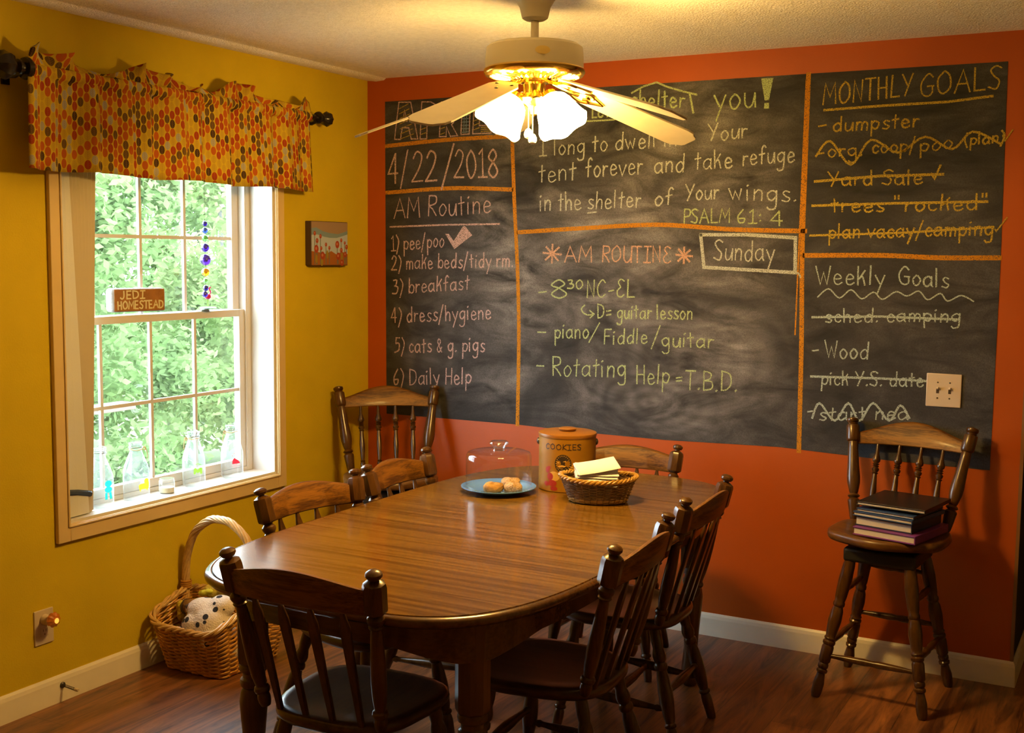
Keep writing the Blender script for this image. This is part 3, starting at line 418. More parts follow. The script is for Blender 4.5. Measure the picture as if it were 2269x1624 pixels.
ls = sash('lower_sash', -.160, -.130, Y0+.027, Y1-.027, ZB+.019, 1.361, .040, .036, .030, (-1.543, -1.287, -1.04), (1.010,), M['glass'])
us = sash('upper_sash', -.196, -.166, Y0+.027, Y1-.027, 1.336, WZ1-.041, .040, .026, .036, (-1.54, -1.297, -1.054), (1.668,), M['glass'])
for y in (-1.60, -.98):
    b = MB(); wb(b, (-.160, y-.025, 1.3612), (-.132, y+.025, 1.367)); wb(b, (-.155, y-.008, 1.367), (-.130, y+.020, 1.3735)); b.build('latch', M['vinyl'], ls, smooth=False, bevel=.002)

# ------------------------------------------------------------------ outdoors
struct(MB().box((-34, -16, -.9), (-.21, 26, -.8)).build('ground_lawn', M['grass'], smooth=False))
def tree(loc, h, spread, zc, n, size, mat, label, trunk=True, seed=1, th=.09):
    rnd = random.Random(seed); t = tag(empty('leafy_tree', loc), label, 'tree', 'trees outside the window'); b = MB(); cl = []
    for i in range(int(34+spread*10)):
        a = rnd.uniform(0, 2*pi); rr = spread*sqrt(rnd.random()); cl.append((rr*cos(a), rr*sin(a), zc+(h-zc)*rnd.random()**1.3, .22+.30*rnd.random()))
    for i in range(n):
        c = rnd.choice(cl); q = Vector((rnd.gauss(0, 1), rnd.gauss(0, 1), rnd.gauss(0, 1))).normalized()*c[3]*rnd.uniform(.55, 1)
        p = Vector(c[:3])+q; d1 = Vector((rnd.gauss(0, 1), rnd.gauss(0, 1), rnd.gauss(0, .6))).normalized(); d2 = d1.cross(Vector((rnd.gauss(0, 1), rnd.gauss(0, 1), rnd.gauss(0, 1)))).normalized(); s = size*rnd.uniform(.7, 1.3)
        b.add([p-d1*s, p-d2*s*.5, p+d1*s, p+d2*s*.5], [(0, 1, 2, 3)])
    b.build('foliage', mat, t, smooth=False, recalc=False)
    if trunk: MB().tube([(0, 0, 0), (.04, .02, h*.4), (-.03, .05, h*.9)], [th, th*.8, th*.35], 8).build('trunk', M['bark'], t)
    return t
TR = [((-5.2, 2.75, -.8), 3.7, 1.05, .1, 15300, 0.042, 'leafdark', 'bright green bushy tree behind the brick in the window', 2),
      ((-5.7, 5.60, -.8), 3.8, 1.0, .1, 15300, 0.045, 'leaf', 'pale green tree nearest the right half of the window', 1),
      ((-8.4, 5.10, -.8), 4.5, 1.10, .2, 13600, 0.054, 'leaf', 'tall pale tree seen behind the string of glass beads', 3),
      ((-8.6, 8.30, -.8), 4.6, 1.20, .2, 13600, 0.054, 'leafdark', 'deep green tree behind the pale tree at the right of the window', 8),
      ((-11.6, 7.60, -.8), 5.6, 1.35, .2, 13600, 0.065, 'leafdark', 'tall leafy tree in the far row outside the window', 4),
      ((-11.8, 11.2, -.8), 5.6, 1.35, .2, 11900, 0.065, 'leaf', 'far green tree on the right of the woods', 6),
      ((-14.6, 10.2, -.8), 6.4, 1.5, .2, 11900, 0.075, 'leaf', 'far pale tree in the middle of the woods', 7)]
for loc, h, sp, zc, n, sz, mt, lb, sd in TR: tree(loc, h, sp, zc, int(n*1.35), sz*1.12, M[mt], lb, True, sd, .05)
for i, (x, y, r_) in enumerate(((-6.9, 3.72, .075), (-7.0, 6.9, .06))):
    tag(MB().tube([(x, y, -.8), (x+.03, y+.02, 2.5), (x-.05, y, 7)], [r_, r_*.9, r_*.6], 10).build('tree_trunk', M['bark']), ('grey straight tree trunk beyond the upper left panes', 'slimmer grey tree trunk beyond the right panes')[i], 'tree trunk', 'bare trunks outside')
b = MB(); b.box((-2.02, -.6, .675), (-1.90, .30, .715)); b.box((-2.0, -.45, -.8), (-1.92, -.37, .675)); tag(b.build('deck_rail', M['deckwood'], smooth=False, bevel=.003), 'weathered pinkish plank rail outside the lower left panes', 'railing')

# ------------------------------------------------------------------ curtain rod, valance, side panel
rod = tag(empty('curtain_rod', (.085, -1.27, 2.205)), 'dark bronze curtain rod with ribbed ball finials above the window', 'curtain rod')
MB().tube([(0, -.75, 0), (0, .78, 0)], .0115, 12).build('rod', M['iron'], rod)
for s in (-1, 1):
    b = MB(); e_ = .742 if s < 0 else .770; Mx = axis((0, e_*s, 0), (0, 1.79*s, 0)) ; k = 1 if s < 0 else .72
    prof = [(.012, 0), (.034, .004), (.038, .014), (.034, .024), (.018, .028), (.016, .036), (.026, .042), (.026, .05), (.014, .056), (.022, .064), (.038, .078), (.045, .097), (.040, .116), (.024, .132), (.008, .139)]
    vs_ = []; n = 24; fs = []
    for i, (r, z) in enumerate(prof):
        for q in range(n):
            rr = r*k*(1+(.07*cos(8*2*pi*q/n) if i > 8 else 0)); vs_.append((rr*cos(2*pi*q/n), rr*sin(2*pi*q/n), z*k))
    for i in range(len(prof)-1):
        for q in range(n): fs.append((i*n+q, i*n+(q+1) % n, (i+1)*n+(q+1) % n, (i+1)*n+q))
    fs.append(tuple((len(prof)-1)*n+q for q in range(n))); b.add(vs_, fs, Mx); b.build('finial', M['iron'], rod)
    b = MB(); b.box((-.085, .775*s-.014, -.05), (-.075, .775*s+.014, .02)); b.tube([(-.08, .775*s, -.02), (-.03, .775*s, -.025), (0, .775*s, -.014)], .008, 8); b.build('bracket', M['iron'], rod)
# valance
def valance():
    b = MB(); ya, yb = -.745, .735; nu = 220; rows = []
    def fold(t, z):
        a = .5*sin(t*43)+.35*sin(t*71+1.3)+.25*sin(t*109+.4)+.2*sin(t*23+2)
        return a
    zs = []
    for j in range(9): zs.append(('skirt', -.325+.30*j/8))
    for j in range(9): zs.append(('pocket', j/8))
    for j in range(6): zs.append(('ruffle', j/5))
    for kd, q in zs:
        row = []
        for i in range(nu+1):
            t = i/nu; y = ya+(yb-ya)*t; f = fold(t, 0); g = .6*sin(t*130+2)+.5*sin(t*77)
            if kd == 'skirt':
                w = (q+.325)/.30; x = .004+f*(.030-.012*w)+.016*(1-w)*.5; z = q-.004*sin(t*21)*(1-w); y += .018*(1-w)*(t-.5)*2
            elif kd == 'pocket':
                a = -1.1+2.2*q; x = .0165*cos(a)+.0035*g*cos(a)+f*.005; z = .020*sin(a)-.002
            else:
                amp = .030*q; x = .007+amp*sin(t*62+1.5*sin(t*17))+.006*g; z = .016+q*(.040+.020*sin(t*19+.7)+.013*sin(t*47+sin(t*13)*2))
                y += amp*.6*cos(t*62)
            row.append((x, y, z))
        rows.append(row)
    uv = []; us = [10]
    for p0, p1 in zip(rows[5][:-1], rows[5][1:]): us.append(us[-1]+sqrt((p0[0]-p1[0])**2+(p0[1]-p1[1])**2))
    for j, row in enumerate(rows):
        for i, p in enumerate(row): uv.append((us[i], p[2]+10+(.012 if zs[j][0] == 'ruffle' else 0)))
    vs_ = [p for r in rows for p in r]; n = nu+1; fs = [(j*n+i, j*n+i+1, (j+1)*n+i+1, (j+1)*n+i) for j in range(len(rows)-1) for i in range(nu)]
    b.add(vs_, fs); b.uv = uv; o = b.build('valance', M['valance'], None, angle=180); o.location = (.088, -1.29, 2.205)
    m = o.modifiers.new('cloth', 'SOLIDIFY'); m.thickness = .0016; m.offset = 0
    return o
tag(valance(), 'gathered orange and yellow leaf print valance over the window', 'valance')
# side panel tied at the jamb
pan = tag(empty('tied_curtain', (-.06, -1.75, ZB)), 'narrow pleated white and tan window panel tied back at the left jamb', 'curtain')
def panel():
    b1 = MB(); b2 = MB(); zs = [0.004, .30, .6, .9, 1.2, 1.395]; nz = len(zs); L1 = []; L2 = []
    for z in zs:
        t = z/1.395; A = Vector((.040, -.070, z)); B_ = Vector((.034, .036-.060*t, z)); Cc = Vector((.006, .078+.062*t, z)); D = Vector((-.050, -.04, z))
        L1.append([tuple(A), tuple(A.lerp(B_, .5)+Vector((.002, 0, 0))), tuple(B_), tuple(B_+Vector((-.006, -.004, 0))), tuple(A+Vector((-.006, 0, 0)))])
        n = 14; l = []
        for k in range(n+1):
            p = B_.lerp(Cc, k/n)+Vector((-.0065, 0, 0))+(Vector((.004, .004, 0)) if k % 2 and 0 < k < n else Vector((0, 0, 0))); l.append(tuple(p))
        l += [tuple(Cc+Vector((-.008, -.01, 0))), tuple(D), tuple(A+Vector((-.02, .004, 0)))]; L2.append(l)
    b1.rings(L1); b2.rings(L2); lab(b1.build('lining', M['linen'], pan, smooth=False), 'flat white lining face'); lab(b2.build('pleats', M['pleat'], pan, smooth=False), 'tan ribbed face')
    s = MB(); s.tube([(.0435, -.072, .098), (.040, -.02, .090), (.036, .030, .078), (.034, .043, .073), (.012, .060, .072)], .0075, 6, flat=1.4); s.build('tie_strap', M['navy'], pan)
panel()

# ------------------------------------------------------------------ things on the window
st = tag(empty('painted_block', (-.148, -1.352, 1.3735), -13), 'orange painted block with two rows of pale hand lettering on the window rail', 'block')
b = MB(); b.box((-.026, -.118, 0), (.028, .118, .093)); b.build('block_body', M['stoneside'], st, bevel=.014, seg=3)
b = MB(); b.box((.0265, -.108, .004), (.0292, .110, .089)); b.build('painted_face', M['stone'], st, smooth=False, bevel=.001)

GL = {}
def glyph(ch, w, *st_): GL[ch] = (w, st_)
def S(t): return (t[0], [tuple(float(q) for q in p.split(',')) for p in t[1:].split()])
for ln in '''a|9|c8,8 5,10 1,7 1,2 4,0 8,4|l8,10 8,1 9,0
b|8|l1,18 1,0|c1,5 4,10 8,7 7,1 4,0 1,3
c|7|c7,8 4,10 1,6 2,1 5,0 7,2
d|9|c8,7 5,10 1,6 2,1 5,0 8,4|l8,18 8,0
e|8|c1,5 7,6 6,9 3,10 1,6 2,1 5,0 8,2
f|7|c7,16 5,18 3,15 3,8 3,0|l0,9 6,10
g|9|c8,8 5,10 1,7 2,2 5,1 8,5|c8,10 8,-2 7,-7 3,-8 1,-6
h|8|l1,18 1,0|c1,5 4,10 7,8 7,0
i|3|l1,10 1,0|l1,14 2,15
k|8|l1,18 1,0|l7,14 2,6|c2,6 5,8 7,0
l|3|l1,18 1,0
m|12|l1,10 1,0|c1,6 3,10 6,8 6,0|c6,6 8,10 11,8 11,0
n|8|l1,10 1,0|c1,6 4,10 7,8 7,0
o|8|c4,10 1,6 2,1 5,0 8,5 6,9 4,10
p|8|l1,10 1,-8|c1,7 4,10 8,7 6,1 3,1 1,3
r|6|l1,10 1,0|c1,5 3,9 6,9
s|7|c7,9 4,10 2,8 4,5 7,3 5,0 1,1
t|6|l3,16 3,0|l0,10 6,11
u|8|c1,10 1,3 3,0 6,2 8,10|l8,10 8,0
v|8|l0,10 4,0 8,10
w|11|l0,10 3,0 5,8 8,0 10,10
y|8|l0,10 4,2|l8,10 2,-8
A|12|l0,0 6,18 12,0|l2,7 10,7
B|10|l1,0 1,18|c1,18 8,16 7,11 1,9|c1,9 9,8 9,2 1,0
C|11|c10,15 6,18 1,11 2,3 6,0 10,3
D|11|l1,18 1,0|c1,18 9,15 10,6 6,1 1,0
E|10|c9,16 5,18 2,15 5,10|c5,10 1,6 2,1 6,0 9,2
#|9|l8,18 1,18 1,0 8,0|l1,9 7,9
F|9|l1,18 1,0|l1,18 9,18|l1,10 7,10
G|11|c10,15 6,18 1,11 2,3 6,0 10,2 10,8|l6,8 11,8
H|10|l1,18 1,0|l9,18 9,0|l1,9 9,9
I|8|l4,18 4,0|l0,18 8,18|l0,0 8,0
J|9|c7,18 7,5 4,0 1,3
K|9|l1,18 1,0|l8,18 1,8 9,0
L|9|l1,18 1,0 9,0
M|13|l0,0 2,18 7,6 12,18 13,0
N|10|l1,0 1,18 9,0 9,18
O|12|c6,18 1,12 2,3 6,0 11,5 10,14 6,18
P|8|l1,18 1,0|c1,18 8,17 8,10 1,8
R|9|l1,18 1,0|c1,18 8,17 8,11 1,9|l1,9 5,6 9,0
S|9|c9,16 5,18 1,15 4,10 8,6 6,0 0,2
T|10|l5,18 5,0|l0,18 10,18
U|10|c1,18 1,5 4,0 8,2 10,8|l10,18 10,0
W|13|l0,18 4,0 7,12 10,0 13,18
Y|10|l0,18 5,9|l10,18 3,0
0|9|c5,18 1,12 2,3 5,0 9,6 8,14 5,18
1|6|l1,15 4,18 4,0|l0,0 8,0
2|9|c1,14 4,18 8,15 6,8 0,0|l0,0 9,0
3|8|c1,17 6,17 5,11 3,10|c3,10 8,8 6,1 0,1
4|8|l6,18 0,6 8,6|l6,18 6,0
5|8|l8,18 2,18 2,11|c2,11 7,11 7,3 0,0
6|8|c6,18 1,9 2,1 6,1 7,6 2,6
8|9|c5,10 1,13 5,18 8,14 5,10 1,4 5,0 9,4 5,10
)|5|c1,18 5,10 1,-5
(|5|c4,18 1,8 4,-4
/|7|l0,-4 6,19
-|8|l1,6 7,7
.|3|l1,0 2,1
:|4|l1,2 2,3|l1,10 2,11
=|9|l1,4 8,5|l1,9 8,10
"|6|l1,18 1,14|l4,18 4,14
&|9|c8,0 2,12 4,16 6,12 1,4 4,0 8,6'''.split('\n'):
    if ln.startswith('/|'): pr = ['/', '7', 'l0,-4 6,19']
    else: pr = ln.split('|')
    GL[pr[0]] = (float(pr[1]), [S(x) for x in pr[2:]])
def layout(text, x0, z0, x1, z1, xh, rnd):
    W = sum((6 if c == ' ' else GL[c][0]+2.5) for c in text)-2.5; L_ = sqrt((x1-x0)**2+(z1-z0)**2); ux, uz = (x1-x0)/L_, (z1-z0)/L_; sx = L_/W; sz = xh/10; cx = 0; out = []
    for c in text:
        if c == ' ': cx += 6; continue
        w, ss = GL[c]; jz = rnd.uniform(-.6, .6); jt = rnd.uniform(-.05, .05)
        for kd, pts in ss:
            P = [((cx+px+py*jt)*sx, (py+jz)*sz) for px, py in pts]
            out.append((kd, [(x0+ux*a, z0+uz*a+bz) for a, bz in P]))
        cx += w+2.5
    return out
def ribbon(b, pts, w, off, curve, to3, thick=0):
    P = [Vector((p[0], p[1], 0)) for p in pts]
    if curve and len(P) > 2: P = cr(P, 5, False)
    elif curve is False and len(P) >= 2:
        pass
    n = len(P); A = []; B_ = []
    for i in range(n):
        d0 = (P[i]-P[i-1]).normalized() if i > 0 else None; d1 = (P[i+1]-P[i]).normalized() if i < n-1 else None
        d = (d0+d1) if d0 and d1 and (d0+d1).length > .3 else (d1 or d0); d.normalize(); k = 1
        if d0 and d1: k = min(1.6, 1/max(.5, d.dot(d0) if d.dot(d0) > 0 else .6))
        nn = Vector((-d.y, d.x, 0))*w*.5*k; e = d*w*.35 if i == n-1 else (-d*w*.35 if i == 0 else Vector((0, 0, 0)))
        A.append(to3(P[i]+nn+e, off)); B_.append(to3(P[i]-nn+e, off))
    b.add(A+B_, [(i, i+1, n+i+1, n+i) for i in range(n-1)])
_r = random.Random(3); b = MB()
for tx, y0, y1, z0, xh in (('J#DI', -.085, .022, .052, .0165), ('HOM#ST#AD', -.095, .104, .012, .0165)):
    for i, (kd, pts) in enumerate(layout(tx, y0, z0, y1, z0+.002, xh, _r)): ribbon(b, pts, .0055, (.0295+i*.00002), kd == 'c', lambda p, o: (o, p.x, p.y))
b.build('hand_lettering', M['stonetext'], st, smooth=False, recalc=False)

sun = tag(empty('bead_suncatcher', (-.105, -1.007, 1.3735)), 'string of coloured glass beads hanging on a chain in front of the window', 'suncatcher')
b = MB()
for i in range(48):
    z = .395+i*.0135; Mx = Matrix.Translation((0, 0, z)) @ Matrix.Rotation(pi/2*(i % 2), 4, 'Z')
    pts = [tuple(Mx @ Vector((.0025*cos(a), 0, .0075*sin(a)))) for a in [2*pi*k/8 for k in range(8)]]; b.tube(pts, .0007, 4, True)
b.tube([(0, 0, .395), (0, 0, .07)], .0006, 4); b.build('chain', M['steel'], sun)
def bead(nm, z, r, col, dy=0):
    m = pbr('bead_glass_%d' % int(z*1000), col, .05, spec=.8, coat=.6); p = m.node_tree.nodes['Principled BSDF']; p.inputs['Transmission Weight'].default_value = .55
    MB().ball((0, dy, z), r, r, r*1.06, 12, 8).build(nm, m, sun)
for z, r, c in ((.353, .011, (.02, .01, .16, 1)), (.325, .0125, (.03, .07, .30, 1)), (.293, .013, (.12, .42, .08, 1)), (.254, .0175, (.05, .015, .28, 1)), (.203, .023, (.07, .02, .30, 1)), (.152, .017, (.62, .27, .01, 1)), (.116, .010, (.14, .45, .10, 1)), (.086, .012, (.02, .01, .13, 1)), (.060, .013, (.03, .01, .18, 1))):
    bead('bead', z, r, c, -.006 if z < .07 else 0)
# little pink bird charm below the beads, standing on the rail
fl = tag(empty('glass_bird_figurine', (-.115, -.985, 1.3612)), 'tiny pink and green glass bird on the rail below the bead string', 'figurine')
b = MB(); b.ball((0, 0, .062), .010, .019, .012); b.tube(cr([(0, .006, .066), (0, .016, .080), (0, .008, .096), (0, .018, .100)], 5), .003, 6); b.build('bird_body', pbr('pink_glass', (.60, .02, .12, 1), .1, coat=.5), fl)
MB().tube([(0, -.004, .053), (0, -.002, .008)], .0022, 6).tube([(0, .005, .053), (0, .004, .008)], .0022, 6).build('legs', pbr('green_glass', (.30, .55, .15, 1), .1), fl)
MB().lathe([(.034, .0125), (.036, .0145), (.030, .018), (.006, .020)], 20).build('stand', pbr('aqua_glass', (.25, .55, .55, 1), .1, coat=.4), fl)

# milk bottles on the sill
BZ = ZB
def bottle(name, loc, s, rz, print_fn, label, twine):
    t = tag(empty(name, loc, rz, s), label, 'bottle', 'glass milk bottles on the sill')
    def sec(r, z, sq):      # rounded square section
        out = []
        for k in range(28):
            a = 2*pi*k/28; c_, s_ = cos(a), sin(a); n = 2+sq*3.0; d = (abs(c_)**n+abs(s_)**n)**(-1/n); out.append((r*d*c_, r*d*s_, z))
        return out
    prof = [(.036, .001, 1), (.041, .006, 1), (.0415, .09, 1), (.041, .118, .9), (.037, .140, .6), (.029, .168, .3), (.0235, .190, 0), (.0225, .200, 0), (.026, .206, 0), (.026, .212, 0), (.0235, .214, 0), (.0245, .219, 0), (.0265, .222, 0), (.0265, .228, 0), (.0225, .229, 0)]
    MB().rings([sec(r, z, q) for r, z, q in prof], caps=True).build('glass_body', M['bottle'], t, angle=60)
    b = MB(); ring = [(.0272*cos(a), .0272*sin(a), .209) for a in [2*pi*k/20 for k in range(20)]]; b.tube(ring, .0011, 5, True)
    b.tube(cr([(.027, 0, .209), (.030, .004, .220), (.020, .012, .2315), (-.020, .012, .2315), (-.030, .004, .220), (-.027, 0, .209)], 5), .0010, 5); b.build('wire_bail', M['steel'], t)
    print_fn(t)
    if twine:
        b = MB(); b.tube([(.0245*cos(a), .0245*sin(a), .200+.002*sin(3*a)) for a in [2*pi*k/20 for k in range(20)]], .0017, 5, True)
        b.tube(cr([(.005, .026*twine, .200), (.010, .034*twine, .207), (.012, .040*twine, .198), (.016, .044*twine, .175), (.014, .043*twine, .160)], 5), .0016, 5); b.tube(cr([(.005, .026*twine, .200), (.012, .033*twine, .194), (.010, .039*twine, .205), (.006, .027*twine, .201)], 5), .0018, 5); b.build('raffia_tie', M['twine'], t)
    return t
def patch(b, pts, off=.0423):   # flat printed patch on the front (+x) face, (y, z)
    n = len(pts); b.add([(off, y, z) for y, z in pts], [tuple(range(n))])
def circ(cy, cz, r, n=16, ry=None): return [(cy+r*cos(2*pi*k/n), cz+(ry or r)*sin(2*pi*k/n)) for k in range(n)]
def pr_rosette(t):
    b = MB(); patch(b, [(y, z) for y, z in circ(.008, .072, .016, 14, .012)]); patch(b, circ(.008, .094, .015, 14, .013)); patch(b, [(-.006, .062), (.003, .060), (.004, .036), (-.007, .034)]); patch(b, [(.011, .060), (.020, .062), (.024, .036), (.014, .034)]); b.build('printed_rosette', M['teal'], t, smooth=False)
def pr_cow(t, m):
    b = MB(); patch(b, [(-.024, .050), (.022, .048), (.024, .066), (.024, .074), (.012, .072), (-.02, .070), (-.026, .066)]); patch(b, circ(.012, .079, .011)); patch(b, [(-.022, .051), (-.015, .051), (-.016, .042), (-.021, .042)]); patch(b, [(.010, .051), (.018, .051), (.018, .042), (.012, .042)]); b.build('printed_cow', m, t, smooth=False)
def pr_green(t):
    b = MB(); patch(b, [(-.012, .080), (-.005, .084), (.004, .074), (.014, .084), (.022, .080), (.022, .058), (.015, .056), (.012, .066), (.004, .060), (-.003, .066), (-.006, .055), (-.013, .058)]); patch(b, [(-.008, .094), (.004, .099), (.018, .094), (.018, .096), (.004, .102), (-.008, .097)]); b.build('printed_cow_heads', M['greenp'], t, smooth=False)
def pr_barn(t):
    b = MB(); patch(b, [(-.012, .066), (.020, .068), (.020, .074), (.012, .082), (-.002, .092), (-.010, .086), (-.012, .076)]); b.build('printed_barn', M['redp'], t, smooth=False)
    b = MB(); patch(b, [(-.012, .058), (.020, .060), (.020, .063), (-.012, .061)]); patch(b, [(-.010, .050), (.016, .052), (.016, .0535), (-.010, .0515)])
    for k in range(5): patch(b, circ(-.012+k*.008, .102+.012*sin(k*.8), .0022, 8))
    b.build('printed_lines', M['redl'], t, smooth=False)
bottle('milk_bottle', (-.078, -1.616, BZ), 1.0, -8, pr_rosette, 'glass milk bottle with a teal ribbon rosette print beside the tied panel', 0)
bottle('milk_bottle', (-.060, -1.452, BZ), 1.0, -2, lambda t: pr_cow(t, M['yellowp']), 'glass milk bottle with a yellow cow print and raffia', 1)
bottle('milk_bottle', (-.068, -1.132, BZ), 1.0, -30, pr_green, 'glass milk bottle with a bright green print and raffia', -1)
bottle('milk_bottle', (-.060, -.912, BZ), 1.0, -30, pr_barn, 'glass milk bottle with a red barn print nearest the room corner', -1)
cj = tag(empty('candle_jar', (-.062, -1.290, BZ)), 'small glass jar of candle wax between the milk bottles on the sill', 'candle')
MB().lathe([(.026, 0), (.031, .004), (.031, .050), (.028, .054), (.029, .060), (.027, .060)], 24).build('jar', M['bottle'], cj)
MB().lathe([(.003, .003), (.028, .004), (.028, .024), (.003, .022)], 20).build('wax', M['wax'], cj)

# ------------------------------------------------------------------ chalkboard painted on the orange wall
cb = tag(empty('chalkboard', (0, 0, 0)), 'large black chalkboard panel covered in handwriting on the orange wall', 'chalkboard')
pl = [(x, z) for x, z in BOARD]
b = MB(); n = len(pl); b.add([(x, -.0015, z) for x, z in pl]+[(x, -.0003, z) for x, z in pl], [tuple(range(n))]+[(k, (k+1) % n, n+(k+1) % n, n+k) for k in range(n)]); b.build('board', M['board'], cb, smooth=False)
rnd = random.Random(11); cnt = 0
to3 = lambda p, o: (p.x, o, p.y)
for nm, lb, colr, wdt, texts, lines, polys in CHALK:
    rows = []
    for it in texts:
        rows.append([(it[2]+it[4])/2, [it]])
    for zz, its in rows:
        b = MB()
        for tx, x0, z0, x1, z1, xh in its:
            for kd, pts in layout(tx, x0, z0, x1, z1, xh, rnd):
                cnt += 1; ribbon(b, pts, wdt*rnd.uniform(.85, 1.15), -.0022-(cnt % 40)*.00002, kd == 'c', to3)
        lab(b.build(nm, M['ch_'+colr], cb, smooth=False, recalc=False), lb)
    b = MB() if not texts and len(lines) > 3 else None
    for kd, pts, wf in lines:
        cnt += 1; bb = b or MB(); ribbon(bb, pts, wdt*wf, -.0022-(cnt % 40)*.00002, kd == 'c', to3)
        if not b: bb.build('chalk_mark', M['ch_'+colr], cb, smooth=False, recalc=False)
    if b: lab(b.build(nm, M['ch_'+colr], cb, smooth=False, recalc=False), lb)
    for p in polys:
        cnt += 1; o_ = -.0022-(cnt % 40)*.00002; MB().add([(x, o_, z) for x, z in p], [tuple(range(len(p)))]).build('chalk_mark', M['ch_'+colr], cb, smooth=False, recalc=False)
for pts in DIVIDERS:
    cnt += 1; b = MB(); ribbon(b, pts, .0185, -.0019, True, to3); b.build('chalk_divider', M['ch_orange'], cb, smooth=False, recalc=False)
b = MB(); ribbon(b, [(2.12, 2.31), (2.115, 1.9), (2.108, 1.3)], .006, -.0018, True, to3); b.build('chalk_edge_line', M['ch_orange'], cb, smooth=False, recalc=False)

# light switch plate
sw = tag(empty('light_switch', (2.687, -.0012, 1.111)), 'ivory double toggle switch plate on the chalkboard', 'light switch')
MB().box((-.064, -.006, -.064), (.064, .001, .064)).build('wall_plate', M['plate_ivory'], sw, bevel=.003)
for x in (-.022, .022):
    b = MB(); b.box((x-.005, -.0068, -.012), (x+.005, -.005, .012)); b.build('toggle_slot', M['screw'], sw, smooth=False)
    MB().box((x-.004, -.020, .000), (x+.004, -.005, .008), Matrix.Rotation(R(-18), 4, 'X')).build('toggle', M['plate_ivory'], sw, bevel=.001)
    for z in (-.030, .030): MB().lathe([(.0032, 0), (.0032, .0012), (.001, .0016)], 10, Matrix.Translation((x, -.006, z)) @ Matrix.Rotation(pi/2, 4, 'X')).build('screw', M['screw'], sw)

# small canvas painting on the yellow wall
pt = tag(empty('canvas_painting', (0, -.345, 1.653)), 'small unframed canvas of red flowers in a hilly landscape on the yellow wall', 'painting')
MB().box((0, -.137, -.1005), (.034, .137, .1005)).build('canvas', pbr('canvas_edge', (.06, .03, .015, 1), .8), pt, bevel=.003)
fx = .0343
def face(b, pts, mi, o): b.add([(o, y, z) for y, z in pts], [tuple(range(len(pts)))], None, mi)
b = MB(); pm = [pbr('paint_sky', (0.3, 0.195, 0.128, 1), .8), pbr('paint_hill', (0.18, 0.255, 0.33, 1), .8), pbr('paint_field', (0.405, 0.465, 0.6, 1), .8), pbr('paint_orange', (0.315, 0.0975, 0.0112, 1), .8), pbr('paint_red', (0.315, 0.0375, 0.0112, 1), .8), pbr('paint_stem', (0.12, 0.15, 0.112, 1), .8), pbr('paint_leaf', (0.27, 0.195, 0.015, 1), .8), pbr('paint_light', (0.465, 0.165, 0.075, 1), .8)]
yl, yh = -.134, .134
hill = [(yl, .068), (-.10, .072), (-.05, .055), (.0, .048), (.06, .044), (.10, .052), (yh, .060)]; fld = [(yl, .038), (-.09, .040), (-.04, .030), (.0, .026), (.05, .026), (.10, .036), (yh, .044)]; org = [(yl, -.035), (-.08, -.04), (-.03, -.048), (.01, -.034), (.05, -.05), (.09, -.036), (yh, -.048)]
face(b, hill+[(yh, .098), (yl, .098)], 0, fx); face(b, fld+hill[::-1], 1, fx); face(b, org+fld[::-1], 2, fx); face(b, [(yl, -.098), (yh, -.098)]+org[::-1], 3, fx)
fl_ = [(-.10, -.025, .016), (-.055, -.055, .016), (.055, -.004, .015), (.062, -.058, .015), (.09, -.088, .013), (-.095, .012, .010), (-.07, .032, .009), (-.112, .045, .009), (-.065, -.022, .008), (-.03, -.005, .008), (-.005, -.020, .008), (.085, .016, .008), (.115, -.050, .012), (.085, -.030, .010), (.125, -.015, .010), (.112, .004, .007)]
for i, (y, z, r_) in enumerate(fl_): face(b, [(y-.0025, -.095), (y+.0025, -.095), (y+.002, z), (y-.002, z)], 5, fx+.0002+i*.00002)
for y, z in ((-.10, -.07), (-.02, -.05), (-.06, -.085), (.09, -.06)): face(b, circ(y, z, .008, 10, .02), 6, fx+.0006)
for i, (y, z, r_) in enumerate(fl_): face(b, circ(y, z, r_, 14, r_*1.15), 4, fx+.0008+i*.00002); face(b, circ(y-.002, z+.002, r_*.45, 10), 7, fx+.0013)
b.build('painted_picture', pm, pt, smooth=False)

# outlet and night light, door stop
ol = tag(empty('wall_outlet', (0, -1.954, .291)), 'ivory wall outlet plate low on the yellow wall', 'outlet')
MB().box((-.001, -.040, -.062), (.006, .040, .062)).build('wall_plate', M['plate_ivory'], ol, bevel=.002)
MB().box((.005, -.017, -.033), (.008, .017, -.004)).build('socket', M['plate_ivory'], ol, bevel=.003)
MB().box((.0079, -.007, -.016), (.0083, -.005, -.008)).box((.0079, .005, -.016), (.0083, .007, -.008)).box((.0079, -.002, -.028), (.0083, .002, -.024)).build('socket_slots', M['screw'], ol, smooth=False)
nl = tag(empty('night_light', (.008, -1.954, .318)), 'glowing amber faceted night light plugged into the outlet', 'night light')
MB().lathe([(.019, 0), (.019, .016), (.012, .026), (.010, .034)], 16, Matrix.Rotation(pi/2, 4, 'Y') @ Matrix.Identity(4)).build('plug_base', M['plate_ivory'], nl)
b = MB(); Mx = Matrix.Translation((.030, .0, .006)) @ Matrix.Rotation(pi/2, 4, 'Y'); vs_ = []; n = 20
prof = [(.010, 0), (.020, .004), (.025, .014), (.024, .022), (.015, .030), (.004, .033)]
b.rings([[(r*(1+(.10 if k % 2 else -.04))*cos(2*pi*k/n), r*(1+(.10 if k % 2 else -.04))*sin(2*pi*k/n), z) for k in range(n)] for r, z in prof], Mx); b.build('amber_shade', M['nightglow'], nl, smooth=False)
MB().ball((.0655, -.002, .006), .004, .009, .010, 10, 6).build('glow_bulb', M['nightbulb'], nl)
ds = tag(empty('door_stop', (.0125, -1.889, .060)), 'spring door stop screwed to the baseboard left of the basket', 'door stop')
